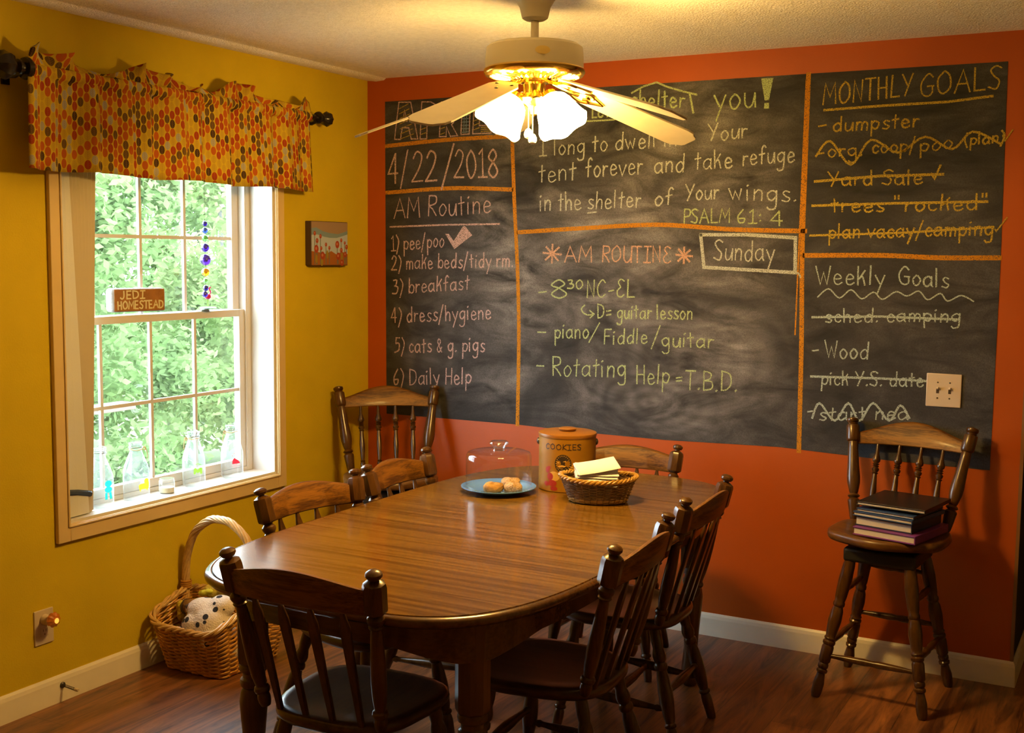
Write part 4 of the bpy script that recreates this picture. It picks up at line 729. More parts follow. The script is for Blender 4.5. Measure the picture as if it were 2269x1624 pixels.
MB().lathe([(.011, 0), (.011, .004), (.006, .008)], 14, Matrix.Rotation(pi/2, 4, 'Y')).build('mount', M['steel'], ds)
b = MB(); b.tube([(.006+i*.00055, .0045*cos(i*.6), .0045*sin(i*.6)-.00004*i) for i in range(110)], .0011, 5); b.build('spring', M['steel'], ds)
MB().lathe([(.004, .064), (.0065, .066), (.0065, .078), (.004, .082)], 12, Matrix.Translation((0, 0, -.004)) @ Matrix.Rotation(pi/2, 4, 'Y')).build('tip', M['rubber'], ds)

# ------------------------------------------------------------------ wicker basket with handle, plush toys
def basket(nm, parent, outline, z0, zr, rows, stakes, r, mats, rim_r, rim_n=2, light_rows=()):
    # outline(t, h) -> (x, y), h 0..1 ; zr(t) rim height
    N_ = stakes*4; b = MB(); b2 = MB()
    for j in range(rows):
        pts = []
        for i in range(N_):
            t = i/N_; h = (j+.5)/rows; x, y = outline(t, h); x2, y2 = outline(t+.001, h); d = Vector((x2-x, y2-y, 0)).normalized(); nn = Vector((d.y, -d.x, 0)); a = cos(pi*stakes*t*1.0*1+pi*(j % 2))*r*1.15
            z = z0+(zr(t)-z0)*h+r*.25*sin(i*2.3+j); pts.append((x+nn.x*a, y+nn.y*a, z))
        (b2 if j in light_rows else b).tube(pts, r, 5, True)
    b.build('woven_side', mats[0], parent)
    if light_rows: lab(b2.build('woven_band', mats[1], parent), 'paler woven band at the foot')
    b = MB()
    for k in range(stakes):
        t = (k+.5)/stakes; b.tube([(*outline(t, h), z0+(zr(t)-z0)*h) for h in (0, .33, .66, 1)], r*.95, 5)
    b.build('stakes', mats[0], parent)
    b = MB()
    for k in range(3):
        pts = []
        for i in range(N_*2):
            t = i/(N_*2); x, y = outline(t, 1); x2, y2 = outline(t+.001, 1); d = Vector((x2-x, y2-y, 0)).normalized(); nn = Vector((d.y, -d.x, 0)); a = 2*pi*(rim_n*stakes/6*t)+2*pi*k/3
            pts.append((x+nn.x*cos(a)*rim_r, y+nn.y*cos(a)*rim_r, zr(t)+rim_r*.8*sin(a)+rim_r*.3))
        b.tube(pts, rim_r*.72, 6, True)
    b.build('braided_rim', mats[1], parent)
    b = MB(); b.prism([outline(i/40, 0) for i in range(40)], z0, z0+.008); b.build('bottom', mats[0], parent, smooth=False)
bk = tag(empty('willow_basket', (.217, -1.288, 0)), 'large willow basket with tall arched handle on the floor under the window', 'basket')
def ol_big(t, h):
    a = 2*pi*t; n = 9; c_, s_ = cos(a), sin(a); d = (abs(c_)**n+abs(s_)**n)**(-1/n); hx = .150+.032*h; hy = .165+.052*h; return (hx*d*c_, hy*d*s_)
zr_big = lambda t: .182+.085*max(0, abs(cos(2*pi*t)))**3 * (1 if abs(cos(2*pi*t)) > .75 else (max(0, (abs(cos(2*pi*t))-.5)/.25)))
basket('b', bk, ol_big, .004, zr_big, 24, 34, .0042, (M['willow'], M['willowlight']), .0085)
b = MB(); arc = cr([(-.185, 0, .20), (-.187, 0, .30), (-.178, 0, .40), (-.135, 0, .50), (-.06, 0, .558), (.0, 0, .568), (.06, 0, .558), (.135, 0, .50), (.178, 0, .40), (.187, 0, .30), (.185, 0, .20)], 8)
for k in range(7):
    pts = []
    for i, p in enumerate(arc):
        a = i*.24+2*pi*k/7; q = arc[min(i+1, len(arc)-1)]-arc[max(i-1, 0)]; q.normalize(); nn = Vector((q.z, 0, -q.x)); pts.append(p+nn*cos(a)*.0105+Vector((0, 1, 0))*sin(a)*.0105)
    b.tube(pts, .0062, 6)
b.build('handle', M['willowlight'], bk)
b = MB()
for s in (-1, 1):
    for k in range(4): b.tube([(.186*s+.019*cos(a), .019*sin(a), .275+k*.008) for a in [2*pi*q/14 for q in range(14)]], .0042, 5, True)
b.build('handle_binding', M['willow'], bk)
def blob(nm, balls, mat, parent, voxel=.006):
    b = MB()
    for c, r_ in balls: b.ball(c, *(r_ if isinstance(r_, tuple) else (r_,)))
    o = b.build(nm, mat, parent); m = o.modifiers.new('remesh', 'REMESH'); m.mode = 'VOXEL'; m.voxel_size = voxel; m.use_smooth_shade = True; s = o.modifiers.new('smooth', 'SMOOTH'); s.factor = .6; s.iterations = 8; return o
dg = tag(empty('spotted_plush_dog', (.272, -1.418, .165)), 'white plush toy with black spots curled in the willow basket', 'plush toy')
blob('body', [((.02, -.01, .03), (.085, .075, .085)), ((-.02, .0, .085), (.075, .06, .045)), ((.045, .02, .10), (.055, .05, .045)), ((-.075, -.005, .080), (.032, .03, .026)), ((-.03, -.055, .03), (.05, .035, .05)), ((.05, -.05, .0), (.05, .035, .05)), ((.02, .04, -.06), (.10, .09, .08)), ((-.045, .05, -.07), (.07, .08, .07))], M['plush'], dg)
blob('ear', [((-.082, -.012, .045), (.018, .022, .035)), ((-.088, -.015, .018), (.020, .022, .024))], M['plushtan'], dg, .005)
MB().ball((-.105, -.008, .085), .008).build('nose', M['plushdark'], dg)
y1_ = tag(empty('yellow_plush_duck', (.155, -1.268, .225)), 'yellow plush toy with a curled brim at the back of the willow basket', 'plush toy')
blob('body', [((.02, .02, .0), (.055, .05, .05)), ((.0, -.01, .048), (.035, .032, .026)), ((.05, .02, .05), (.045, .04, .028)), ((-.02, .02, -.10), (.06, .06, .09))], M['plushyellow'], y1_, .005)
blob('brim', [((-.025, -.03, .040), (.020, .02, .013)), ((-.008, -.038, .046), (.020, .018, .012)), ((.012, -.034, .054), (.018, .016, .010))], pbr('plush_lime', (.62, .60, .05, 1), .95), y1_, .004)
y2_ = tag(empty('tan_plush_bee', (.112, -1.358, .20)), 'small tan plush toy with a dark stripe and yellow end by the wall', 'plush toy')
blob('body', [((.03, .0, .03), (.035, .032, .030)), ((.0, .0, .025), (.026, .028, .028)), ((.03, .0, -.07), (.05, .045, .09))], M['plushtan'], y2_, .005)
blob('tail', [((-.035, -.008, .022), (.020, .020, .024)), ((-.03, -.008, -.01), (.020, .020, .03))], M['plushyellow'], y2_, .004)
MB().lathe([(.0285, -.004), (.0305, 0), (.0285, .004)], 18, Matrix.Translation((-.012, -.003, .024)) @ Matrix.Rotation(pi/2, 4, 'Y'), caps=False).build('stripe', M['plushdark'], y2_)

# ------------------------------------------------------------------ dining table
TX, TY, TZ = 1.55, -1.405, .745
tb = tag(empty('dining_table', (TX, TY, 0)), 'oval wood grain dining table in the middle of the room', 'table')
def sup(a, b_, n=3.9, k=160): return [(a*abs(cos(t))**(2/n)*(1 if cos(t) >= 0 else -1), b_*abs(sin(t))**(2/n)*(1 if sin(t) >= 0 else -1)) for t in [2*pi*i/k for i in range(k)]]
out = sup(.540, 1.018, 3.9, 400)
def cut(ya, yb):
    p = [q for q in out if ya < q[1] < yb]
    def xat(y): return .540*(max(0, 1-abs(y/1.018)**3.9))**(1/3.9)
    if yb < 1.0: p += [(xat(yb), yb), (-xat(yb), yb)]
    if ya > -1.0: p += [(xat(ya), ya), (-xat(ya), ya)]
    c = (0, (max(ya, -1)+min(yb, 1))/2); return sorted(p, key=lambda q: atan2(q[1]-c[1], q[0]-c[0]))
for nm, ya, yb in (('top_half', -2, -.375), ('table_leaf', -.374, .268), ('top_half', .269, 2)):
    b = MB(); b.prism(cut(ya, yb), TZ-.022, TZ); b.build(nm, M['tabletop'], tb, smooth=False)
b = MB(); loops = []
for d, z in ((-.03, TZ-.036), (-.004, TZ-.034), (.010, TZ-.030), (.019, TZ-.020), (.020, TZ-.012), (.015, TZ-.005), (.007, TZ-.0012), (.003, TZ-.0015), (.0012, TZ-.005), (-.002, TZ-.0075), (-.03, TZ-.022)):
    loops.append([(x, y, z) for x, y in sup(.540+d, 1.018+d, 3.9, 200)])
b.rings(loops, caps=False); n = 200; L_ = len(loops); b.f += [[(L_-1)*n+k, (L_-1)*n+(k+1) % n, (k+1) % n, k] for k in range(n)]; b.mi += [0]*n; b.build('edge_band', M['tableedge'], tb, angle=60)
b = MB()
def apron_pt(x, y):
    return TZ-.036-.075-.045*max(0, 1-min(1, (abs(abs(x)-.361)+abs(abs(y)-.81))/.28))
po = sup(.475, .945, 4.5, 160); pi_ = sup(.455, .925, 4.5, 160)
vs_ = [(x, y, TZ-.034) for x, y in po]+[(x, y, apron_pt(x, y)) for x, y in po]+[(x, y, apron_pt(x, y)) for x, y in pi_]+[(x, y, TZ-.034) for x, y in pi_]
n = 160; b.add(vs_, [(j*n+k, j*n+(k+1) % n, (j+1)*n+(k+1) % n, (j+1)*n+k) for j in range(3) for k in range(n)]); b.build('apron', M['tableedge'], tb)
legp = [(.024, 0), (.030, .012), (.034, .05), (.030, .10), (.026, .15), (.030, .22), (.037, .30), (.040, .345), (.036, .372), (.030, .384), (.036, .390), (.038, .400), (.036, .410), (.030, .415), (.030, .428), (.038, .434), (.040, .445), (.036, .455)]
for sx in (-1, 1):
    for sy in (-1, 1):
        b = MB(); Mx = Matrix.Translation((.361*sx, .810*sy, 0)); b.lathe(legp, 20, Mx)
        b.lathe([(.036, .452), (.044, .460), (.0455, .470), (.0455, .709)], 8, Mx, phase=.5); b.build('leg', M['tableleg'], tb, angle=30)

# ------------------------------------------------------------------ dining chairs
def chair():
    t = empty('dining_chair')
    out_ = []
    for i in range(48):
        a = 2*pi*i/48; c_, s_ = cos(a), sin(a); n = 3.2; d = (abs(c_)**n+abs(s_)**n)**(-1/n); y = .205*d*s_; x = .205*d*c_*(1+.10*(y/.205)); out_.append((x, y))
    zt = .432; loops = []
    for sc, dz in ((.86, -.036), (.955, -.034), (.99, -.026), (1.0, -.016), (.99, -.006), (.95, -.0005), (.86, -.001), (.70, -.006), (.45, -.010), (.2, -.011)):
        loops.append([(x*sc, y*sc, zt+dz) for x, y in out_])
    MB().rings(loops).build('seat', M['seat'], t, angle=60)
    zb, zt2 = .428, .862
    for s in (-1, 1):
        p0 = (.178*s, -.172, zb); p1 = (.220*s, -.270, zt2); L_ = (Vector(p1)-Vector(p0)).length
        pf = [(.013, 0), (.016, .02), (.0175, .05), (.016, .07), (.0135, .08), (.019, .088), (.0215, .105), (.019, .122), (.014, .130), (.0145, .14), (.0185, .20), (.0205, .30), (.0195, .42), (.0165, .55), (.0145, .62), (.013, .645), (.018, .652), (.0195, .660), (.016, .668), (.019, .678), (.0225, .695), (.022, .712), (.016, .728), (.0125, .735)]
        b = MB(); q, Mx = turned(p0, p1, pf); b.lathe(q, 16, Mx)
        b.lathe([(.014, .733*L_), (.0285, .752*L_), (.0305, .765*L_), (.0305, .900*L_), (.0275, .922*L_), (.015, .940*L_)], 8, Mx, phase=.5)
        b.lathe([(.0105, .938*L_), (.0105, .950*L_), (.017, .953*L_), (.0215, .968*L_), (.0205, .983*L_), (.013, .996*L_), (.004, L_)], 16, Mx); b.build('post', M['chair'], t, angle=35)
    # crest rail
    n = 24; top = []; loops = []
    def rail(u):
        x = .200*u; bow = -.030*(1-u*u); zc = .745+.004*(1-u*u); h = .066+.027*(cos(pi*u*.5)**1.2 if abs(u) < 1 else 0); return x, -.256+bow, zc, h
    for i in range(n+1):
        u = -1+2*i/n; x, y, z0, h = rail(u); ln = -.225
        q = []
        for dy, dz in ((.011, .004), (.011, h-.008), (.006, h-.001), (-.006, h), (-.011, h-.007), (-.011, .004), (-.007, 0), (.007, 0)): q.append((x, y+dy+dz*ln, z0+dz))
        loops.append(q)
    MB().rings(loops).build('crest_rail', M['crest'], t, angle=50)
    for k in range(4):
        u = (-.66, -.22, .22, .66)[k]; x, y, z0, h = rail(u); p1 = Vector((x, y, z0+.006)); p0 = Vector((.125*u/.66*1.0, -.172-.012*(1-u*u), zb))
        loops = []
        for tt, w in ((0, .0075), (.08, .0085), (.5, .0125), (.80, .0155), (.86, .0150), (.92, .0100), (.965, .0062), (1, .0058)):
            p = p0.lerp(p1, tt); th = .0065 if tt < .9 else .0052; loops.append([(p.x+w*ux, p.y+th*uy, p.z) for ux, uy in ((-1, -.4), (-.8, -1), (.8, -1), (1, -.4), (1, .4), (.8, 1), (-.8, 1), (-1, .4))])
        MB().rings(loops).build('slat', M['chair'], t, angle=50)
    lp = [(.0125, 0), (.0145, .03), (.0165, .16), (.0155, .20), (.0125, .22), (.0175, .23), (.0185, .24), (.0175, .25), (.0135, .26), (.0165, .30), (.0215, .42), (.0215, .50), (.0185, .60), (.0145, .66), (.0185, .67), (.0200, .69), (.0185, .71), (.0140, .72), (.0185, .74), (.0200, .77), (.018, .80), (.0150, .83), (.0175, .88), (.0165, .95), (.013, 1)]
    legs = {}
    for key, p0, p1 in (('fr', (.205, .180, 0), (.150, .125, .405)), ('fl', (-.205, .180, 0), (-.150, .125, .405)), ('rr', (.190, -.245, 0), (.130, -.140, .405)), ('rl', (-.190, -.245, 0), (-.130, -.140, .405))):
        q, Mx = turned(p0, p1, [(r_*1.13, t_) for r_, t_ in lp], 14); MB().lathe(q, 14, Mx).build('leg', M['chair'], t, angle=40); legs[key] = (Vector(p0), Vector(p1))
    sp = [(.008, 0), (.009, .06), (.0125, .10), (.009, .12), (.0095, .16), (.0155, .40), (.0165, .5), (.0155, .60), (.0095, .84), (.009, .88), (.0125, .90), (.009, .94), (.008, 1)]
    def at(k, f): return legs[k][0].lerp(legs[k][1], f)
    def stre(a, b_): q, Mx = turned(a, b_, sp); MB().lathe(q, 12, Mx).build('stretcher', M['chair'], t)
    sl = (at('fl', .40), at('rl', .36)); sr = (at('fr', .40), at('rr', .36)); stre(*sl); stre(*sr); stre(sl[0].lerp(sl[1], .45), sr[0].lerp(sr[1], .45)); stre(at('fl', .52), at('fr', .52)); stre(at('rl', .48), at('rr', .48))
    return t
CHAIRS = [((1.568, -2.482), 2.2, 1.005, 'dark wooden chair nearest the camera with its back turned at the near table end'),
          ((.924, -1.626), -96.9, 1.0, 'wooden spindle chair on the window side, nearer the big willow basket'),
          ((.924, -1.105), -86.0, 1.0, 'wooden spindle chair on the window side, nearer the corner stool'),
          ((2.168, -1.720), 92.8, 1.0, 'wooden chair on the right side of the table, nearer the camera'),
          ((2.120, -1.050), 91.5, 1.0, 'wooden chair on the right side of the table, nearer the bar stool with books'),
          ((1.487, -.250), 190.3, .98, 'wooden chair at the far table end behind the cookie tin')]
ch0 = chair()
for i, ((px, py), rz, s, lb) in enumerate(CHAIRS):
    a = R(rz); ox, oy = px-(-sin(a)*-.27*s), py-(cos(a)*-.27*s)
    if i == 0: ch0.location = (ox, oy, 0); ch0.rotation_euler = (0, 0, a); ch0.scale = (s,)*3; tag(ch0, lb, 'chair', 'dining chairs around the table')
    else: dup(ch0, (ox, oy, 0), rz, lb, s)

# ------------------------------------------------------------------ bar stools
def stool():
    t = empty('bar_stool'); zt = .612
    out_ = []
    for i in range(64):
        a = 2*pi*i/64; c_, s_ = cos(a), sin(a); n = 2.9; d = (abs(c_)**n+abs(s_)**n)**(-1/n); x, y = .212*d*c_, .185*d*s_
        if y > .08: y += .012*cos(x/.212*pi*1.5)*min(1, (y-.08)/.06)
        out_.append((x, y))
    loops = []
    for sc, dz in ((.86, -.037), (.96, -.035), (.99, -.028), (1.0, -.018), (.99, -.006), (.95, -.001), (.87, -.002), (.70, -.008), (.45, -.012), (.2, -.013)): loops.append([(x*sc, y*sc, zt+dz) for x, y in out_])
    MB().rings(loops).build('seat', M['stoolseat'], t, angle=60)
    MB().lathe([(.10, .555), (.115, .560), (.115, .576), (.10, .578)], 24).build('swivel_plate', M['black'], t)
    MB().box((-.130, -.130, .505), (.130, .130, .558)).build('leg_frame', M['black'], t, bevel=.012, seg=3)
    pf = [(.013, 0), (.017, .03), (.0225, .16), (.0235, .19), (.019, .205), (.013, .212), (.019, .218), (.0235, .232), (.019, .248), (.014, .254), (.017, .27), (.0245, .36), (.0255, .42), (.022, .55), (.019, .70), (.0185, .755), (.0175, .762), (.021, .766), (.0235, .775), (.0250, .79), (.0250, .915), (.0235, .925), (.018, .930), (.0195, .94), (.0165, .948), (.021, .955), (.0235, .972), (.022, .988), (.012, 1.0)]
    zb, zp = .605, .985
    for s in (-1, 1):
        p0 = (.170*s, -.130, zb); p1 = (.226*s, -.250, zp); q, Mx = turned(p0, p1, pf); MB().lathe(q, 18, Mx).build('post', M['stool'], t, angle=40)
    def rail(u): return .204*u, -.232-.028*(1-u*u), .887+.004*(1-u*u), .044+.047*(cos(pi*u*.5)**1.4 if abs(u) < 1 else 0)
    loops = []
    for i in range(25):
        u = -1+2*i/24; x, y, z0, h = rail(u); loops.append([(x, y+dy-.3*dz, z0+dz) for dy, dz in ((.010, .004), (.010, h-.007), (.005, h-.001), (-.005, h), (-.010, h-.007), (-.010, .004), (-.006, 0), (.006, 0))])
    MB().rings(loops).build('crest_rail', M['crest'], t, angle=50)
    sp = [(.008, 0), (.010, .06), (.012, .12), (.008, .135), (.012, .145), (.008, .16), (.0115, .30), (.0125, .40), (.0085, .60), (.013, .612), (.0085, .625), (.0125, .640), (.0145, .665), (.0085, .690), (.0135, .702), (.008, .714), (.0135, .727), (.008, .74), (.0150, .765), (.0155, .79), (.0075, .87), (.0058, 1)]
    for u in (-.6, -.2, .2, .6):
        x, y, z0, h = rail(u); q, Mx = turned((.115*u/.6, -.138-.01*(1-u*u), zb), (x, y, z0+.004), sp); MB().lathe(q, 14, Mx).build('spindle', M['stool'], t)
    lp = [(.0145, 0), (.019, .03), (.0205, .10), (.016, .15), (.0145, .17), (.020, .18), (.0205, .195), (.015, .205), (.019, .215), (.0195, .235), (.0165, .245), (.0215, .26), (.022, .36), (.019, .375), (.023, .385), (.023, .40), (.018, .41), (.022, .425), (.018, .44), (.020, .46), (.0245, .55), (.022, .62), (.017, .65), (.021, .66), (.021, .68), (.018, .69), (.021, .72), (.0245, .85), (.022, .95), (.018, 1)]
    legs = {}
    for key, sx, sy in (('fr', 1, 1), ('fl', -1, 1), ('rr', 1, -1), ('rl', -1, -1)):
        p0 = (.193*sx, .193*sy, 0); p1 = (.106*sx, .106*sy, .515); q, Mx = turned(p0, p1, lp); MB().lathe(q, 16, Mx).build('leg', M['stool'], t, angle=40); legs[key] = (Vector(p0), Vector(p1))
    ss = [(.008, 0), (.0085, .12), (.011, .2), (.0135, .42), (.0105, .5), (.0135, .58), (.011, .8), (.0085, .88), (.008, 1)]
    def at(k, f): return legs[k][0].lerp(legs[k][1], f)
    for a, b_, f in (('fl', 'fr', .30), ('rl', 'rr', .47), ('fl', 'rl', .38), ('fr', 'rr', .38), ('rl', 'rr', .86), ('fl', 'rl', .76), ('fr', 'rr', .76)):
        q, Mx = turned(at(a, f), at(b_, f), ss); MB().lathe(q, 12, Mx).build('rung', M['stool'], t)
    return t
s0 = tag(stool(), 'tall swivel bar stool holding the stack of books at the right', 'bar stool', 'swivel bar stools')
s0.location = (2.562, -.300, 0); s0.rotation_euler = (0, 0, R(175.5))
dup(s0, (.385, -.365, 0), -141.3, 'tall swivel bar stool empty in the corner beside the window wall', 1.005)

# ------------------------------------------------------------------ books on the right stool
bx, by, bz = 2.607, -.326, .6135
def book(name, loc, rz, sx, sy, sz, cover, label, spine='y+', ct=.003, tilt=0, extra=None):
    t = tag(empty(name, loc, rz), label, 'book'); t.rotation_euler = (R(tilt), R(extra or 0), R(rz)); b = MB(); hx, hy = sx/2, sy/2
    b.box((-hx, -hy, 0), (hx, hy, ct)); b.box((-hx, -hy, sz-ct), (hx, hy, sz)); b.box((hx-ct, -hy, ct), (hx, hy, sz-ct)); b.build('cover', cover, t, smooth=False, bevel=.0008)
    MB().box((-hx+.004, -hy+.004, ct), (hx-ct, hy-.004, sz-ct)).build('pages', M['paper'], t, smooth=False); return t
book('workbook', (bx, by, bz), -14, .235, .285, .030, M['bookpurple'], 'purple covered paperback workbook at the bottom of the book stack', ct=.0045)
book('textbook', (bx-.012, by+.01, bz+.031), -14, .215, .250, .034, M['booknavy'], 'thick navy hardback with cream pages in the book stack', ct=.004)
book('folder', (bx-.010, by+.01, bz+.066), -15, .225, .270, .016, M['bookblue'], 'blue folder on top of the thick navy hardback', ct=.0035)
b4 = book('notebook', (bx-.008, by+.012, bz+.083), -13, .215, .262, .012, M['bookblue'], 'blue notebook with white sheets just below the black binder', ct=.003)
book('binder', (bx+.002, by+.030, bz+.104), -10, .250, .270, .014, M['bookblack'], 'black binder lying on top of the book stack', ct=.003, tilt=0, extra=0)

# ------------------------------------------------------------------ things on the table
plt = tag(empty('cake_plate', (1.30, -.998, TZ)), 'round blue plate under the glass dome on the table', 'plate')
MB().lathe([(.066, 0), (.072, .0), (.074, .004), (.110, .010), (.134, .018), (.1385, .021), (.138, .023), (.132, .0225), (.108, .015), (.080, .010), (.04, .009), (.002, .009)], 64).build('plate_body', M['plateblue'], plt)
dm = tag(empty('cake_dome', (1.30, -.998, TZ+.0195)), 'clear glass cake dome with a flat knob over the biscuits', 'cake dome')
MB().lathe([(.1215, -.001), (.1215, .01), (.1205, .100), (.1190, .118), (.114, .127), (.100, .131), (.03, .135)], 64, caps=False).build('dome', M['dome'], dm, angle=70)
MB().lathe([(.022, .134), (.020, .140), (.026, .150), (.034, .158), (.035, .163), (.030, .168), (.010, .170)], 32).build('knob', M['knobglass'], dm, angle=70)
def biscuit(name, loc, r, h, mat, label, seed):
    rn = random.Random(seed); b = MB(); n = 30; ph = [rn.uniform(0, 6) for _ in range(4)]
    f = lambda a, z: 1+.05*sin(2*a+ph[0])+.045*sin(3*a+ph[1])+.03*sin(5*a+ph[2]+z*80)
    pr = [(.80, 0), (.96, .12), (1, .38), (1.02, .6), (.98, .78), (.84, .93), (.55, 1.0), (.2, 1.03)]
    b.rings([[(r*q*f(2*pi*k/n, z)*cos(2*pi*k/n), r*q*f(2*pi*k/n, z)*sin(2*pi*k/n), h*z+.003*sin(3*2*pi*k/n+ph[3])*(z > .5)) for k in range(n)] for q, z in pr]); o = b.build(name, mat, None, angle=80); o.location = loc; return tag(o, label, 'biscuit', 'biscuits under the glass dome')
zp_ = TZ+.0102
biscuit('biscuit', (1.305, -1.050, zp_), .036, .031, M['biscuit'], 'browned biscuit nearest the front left under the dome', 2)
biscuit('biscuit', (1.332, -.965, zp_), .036, .036, M['sugar'], 'sugared biscuit at the back under the dome', 5)
biscuit('biscuit', (1.372, -1.020, zp_), .034, .032, M['sugar'], 'sugared biscuit at the right under the dome', 9)
tn = tag(empty('cookie_tin', (1.482, -.800, TZ), 0), 'tall ochre cookie tin lettered COOKIES behind the napkin basket', 'tin')
RT, HT = .106, .205
MB().lathe([(RT-.004, 0), (RT, .003), (RT, HT), (RT-.003, HT+.003)], 64).build('tin_body', M['tin'], tn)
MB().lathe([(RT+.0015, HT-.006), (RT+.003, HT), (RT+.002, HT+.006), (RT-.006, HT+.009), (.03, HT+.0105), (.004, HT+.0105)], 64).build('lid', M['tinlid'], tn)
MB().lathe([(.024, HT+.0105), (.030, HT+.013), (.033, HT+.019), (.030, HT+.022), (.004, HT+.023)], 28).build('lid_knob', M['tinlid'], tn)
va = atan2(-4.707+.80, 3.377-1.482)                  # the printed side faces the room
b = MB()
for s in (-1, 1):
    a = va+s*pi/2; Mx = Matrix.Rotation(a, 4, 'Z'); b.lathe([(.012, RT-.001), (.012, RT+.004), (.006, RT+.008)], 12, Mx @ Matrix.Translation((0, 0, HT*.86)) @ Matrix.Rotation(pi/2, 4, 'Y'))
a0 = va+pi/2
pts = [(Matrix.Rotation(a0, 4, 'Z') @ Vector(((RT+.007)*cos(t), (RT+.012)*sin(t)*.99, HT*.86-.055*abs(sin(t))))) for t in [pi*k/28 for k in range(29)]]
b.tube(pts, .0022, 6); b.build('bail_handle', M['steel'], tn)
def cyl(u, z, o=0, k=1): a = va+u*k/RT; r_ = RT+.0006+o; return (r_*cos(a), r_*sin(a), z)
def decal(b, pts, o=0, mi=0):
    c = (sum(p[0] for p in pts)/len(pts), sum(p[1] for p in pts)/len(pts)); n = len(pts); b.add([cyl(*p, o, 1.65) for p in pts]+[cyl(*c, o+.0002, 1.65)], [(k, (k+1) % n, n) for k in range(n)], None, mi)
b = MB(); rn = random.Random(1)
for kd, pts in layout('COOKI#S', -.088, .160, .052, .160, .0108, rn): ribbon(b, pts, .0030, .0003, kd == 'c', lambda p, o: cyl(p.x, p.y, o))
b.build('printed_word', M['ink'], tn, smooth=False, recalc=False)
b = MB(); decal(b, circ(-.0094, .108, .0190, 30, .0340)); b.build('round_emblem', M['ink'], tn, smooth=False, recalc=False)
b = MB()
for k in range(22):
    a = 2*pi*k/22; decal(b, circ(-.0094+.0158*cos(a), .108+.0285*sin(a), .0010, 6, .0016), .0004)
decal(b, [(-.022, .098), (-.012, .104), (-.002, .100), (-.006, .096), (-.018, .094)], .0004); decal(b, [(-.010, .116), (-.003, .120), (-.002, .114)], .0004); decal(b, circ(-.020, .112, .0025, 8), .0004); decal(b, [(-.026, .092), (-.012, .0885), (.002, .092), (-.012, .0905)], .0004)
b.build('emblem_detail', M['tinyellow'], tn, smooth=False, recalc=False)
b = MB()
for k in range(11):
    a = R(20+k*14); decal(b, [(.030+.006*cos(a), .078+.008*sin(a)), (.030+.026*cos(a-.09), .078+.034*sin(a-.09)), (.030+.028*cos(a), .078+.037*sin(a)), (.030+.026*cos(a+.09), .078+.034*sin(a+.09))], .0001)
for k in range(7):
    a = R(40+k*14); decal(b, [(.068+.004*cos(a), .072+.006*sin(a)), (.068+.018*cos(a-.1), .072+.026*sin(a-.1)), (.068+.020*cos(a+.05), .072+.028*sin(a+.05))], .0001)
decal(b, circ(-.030, .060, .014, 14, .018), .0001); decal(b, circ(-.008, .066, .012, 14, .012), .0001); b.build('printed_harvest', M['tinyellow'], tn, smooth=False, recalc=False)
b = MB()
for u, z, r1, r2 in ((-.047, .082, .006, .012), (-.040, .058, .008, .014), (-.034, .034, .011, .012), (-.050, .030, .007, .009), (-.030, .015, .009, .008), (-.043, .090, .004, .007)): decal(b, circ(u, z, r1, 12, r2), .0003)
b.build('printed_fruit', M['tinred'], tn, smooth=False, recalc=False)

nb = tag(empty('napkin_basket', (1.680, -.955, TZ), 21.6), 'oval wicker basket of napkins on the table', 'basket')
def ol_sm(t, h): a = 2*pi*t; return ((.100+.034*h)*cos(a), (.076+.030*h)*sin(a))
basket('n', nb, ol_sm, .002, lambda t: .082+.008*abs(cos(2*pi*t))**2, 17, 30, .0022, (M['reed'], M['reedlight']), .0058, 3, (0, 1, 2))
for i in range(6):
    z = TZ+.066+i*.0096+(.004 if i == 5 else 0); w = .082-.002*(i % 2); Ln = .074; b = MB()
    c = .0022; loops = []
    for k in range(9):
        x = -Ln+2*Ln*k/8; zz = .0012*sin(x*38+i) + (.010*(x/Ln) if i == 5 else 0)
        loops.append([(x, -w*.62, zz+c), (x, -w*.62+.003, zz), (x, w*.62, zz), (x, w*.62, zz+2*c), (x, -w*.62+.003, zz+2.4*c)])
    b.rings(loops); o = b.build('paper_napkin', M['napkin'], None, angle=50); o.location = (1.662+.002*(i % 3), -.935-.004*(i % 2), z); o.rotation_euler = (R(14), R(2 if i < 5 else -1), R(30+(i % 3)*1.5+(6 if i == 5 else 0)))
    tag(o, 'folded cream paper napkin lying on top in the wicker basket' if i == 5 else 'folded cream paper napkin in the pile under the top one', 'napkin', 'paper napkins in the wicker basket')

# ------------------------------------------------------------------ ceiling fan with lamp
FX, FY = 1.64, -1.40
fan = tag(empty('ceiling_fan', (FX, FY, H)), 'white and brass ceiling fan with two lit frosted lamps over the table', 'ceiling fan')
fz = lambda z: z-H
MB().lathe([(.074, fz(2.44)), (.076, fz(2.425)), (.073, fz(2.412)), (.060, fz(2.395)), (.048, fz(2.375)), (.043, fz(2.352)), (.040, fz(2.342)), (.030, fz(2.336)), (.014, fz(2.334))], 36).build('canopy', M['fanwhite'], fan)
MB().lathe([(.0125, fz(2.338)), (.0125, fz(2.284))], 16).build('downrod', M['fanwhite'], fan)
MB().lathe([(.022, fz(2.274)), (.024, fz(2.265)), (.10, fz(2.265)), (.138, fz(2.261)), (.150, fz(2.252)), (.1535, fz(2.222)), (.1535, fz(2.188)), (.146, fz(2.185))], 64).build('motor_housing', M['fanwhite'], fan)
va2 = atan2(-4.707+1.40, 3.377-1.64)+.16
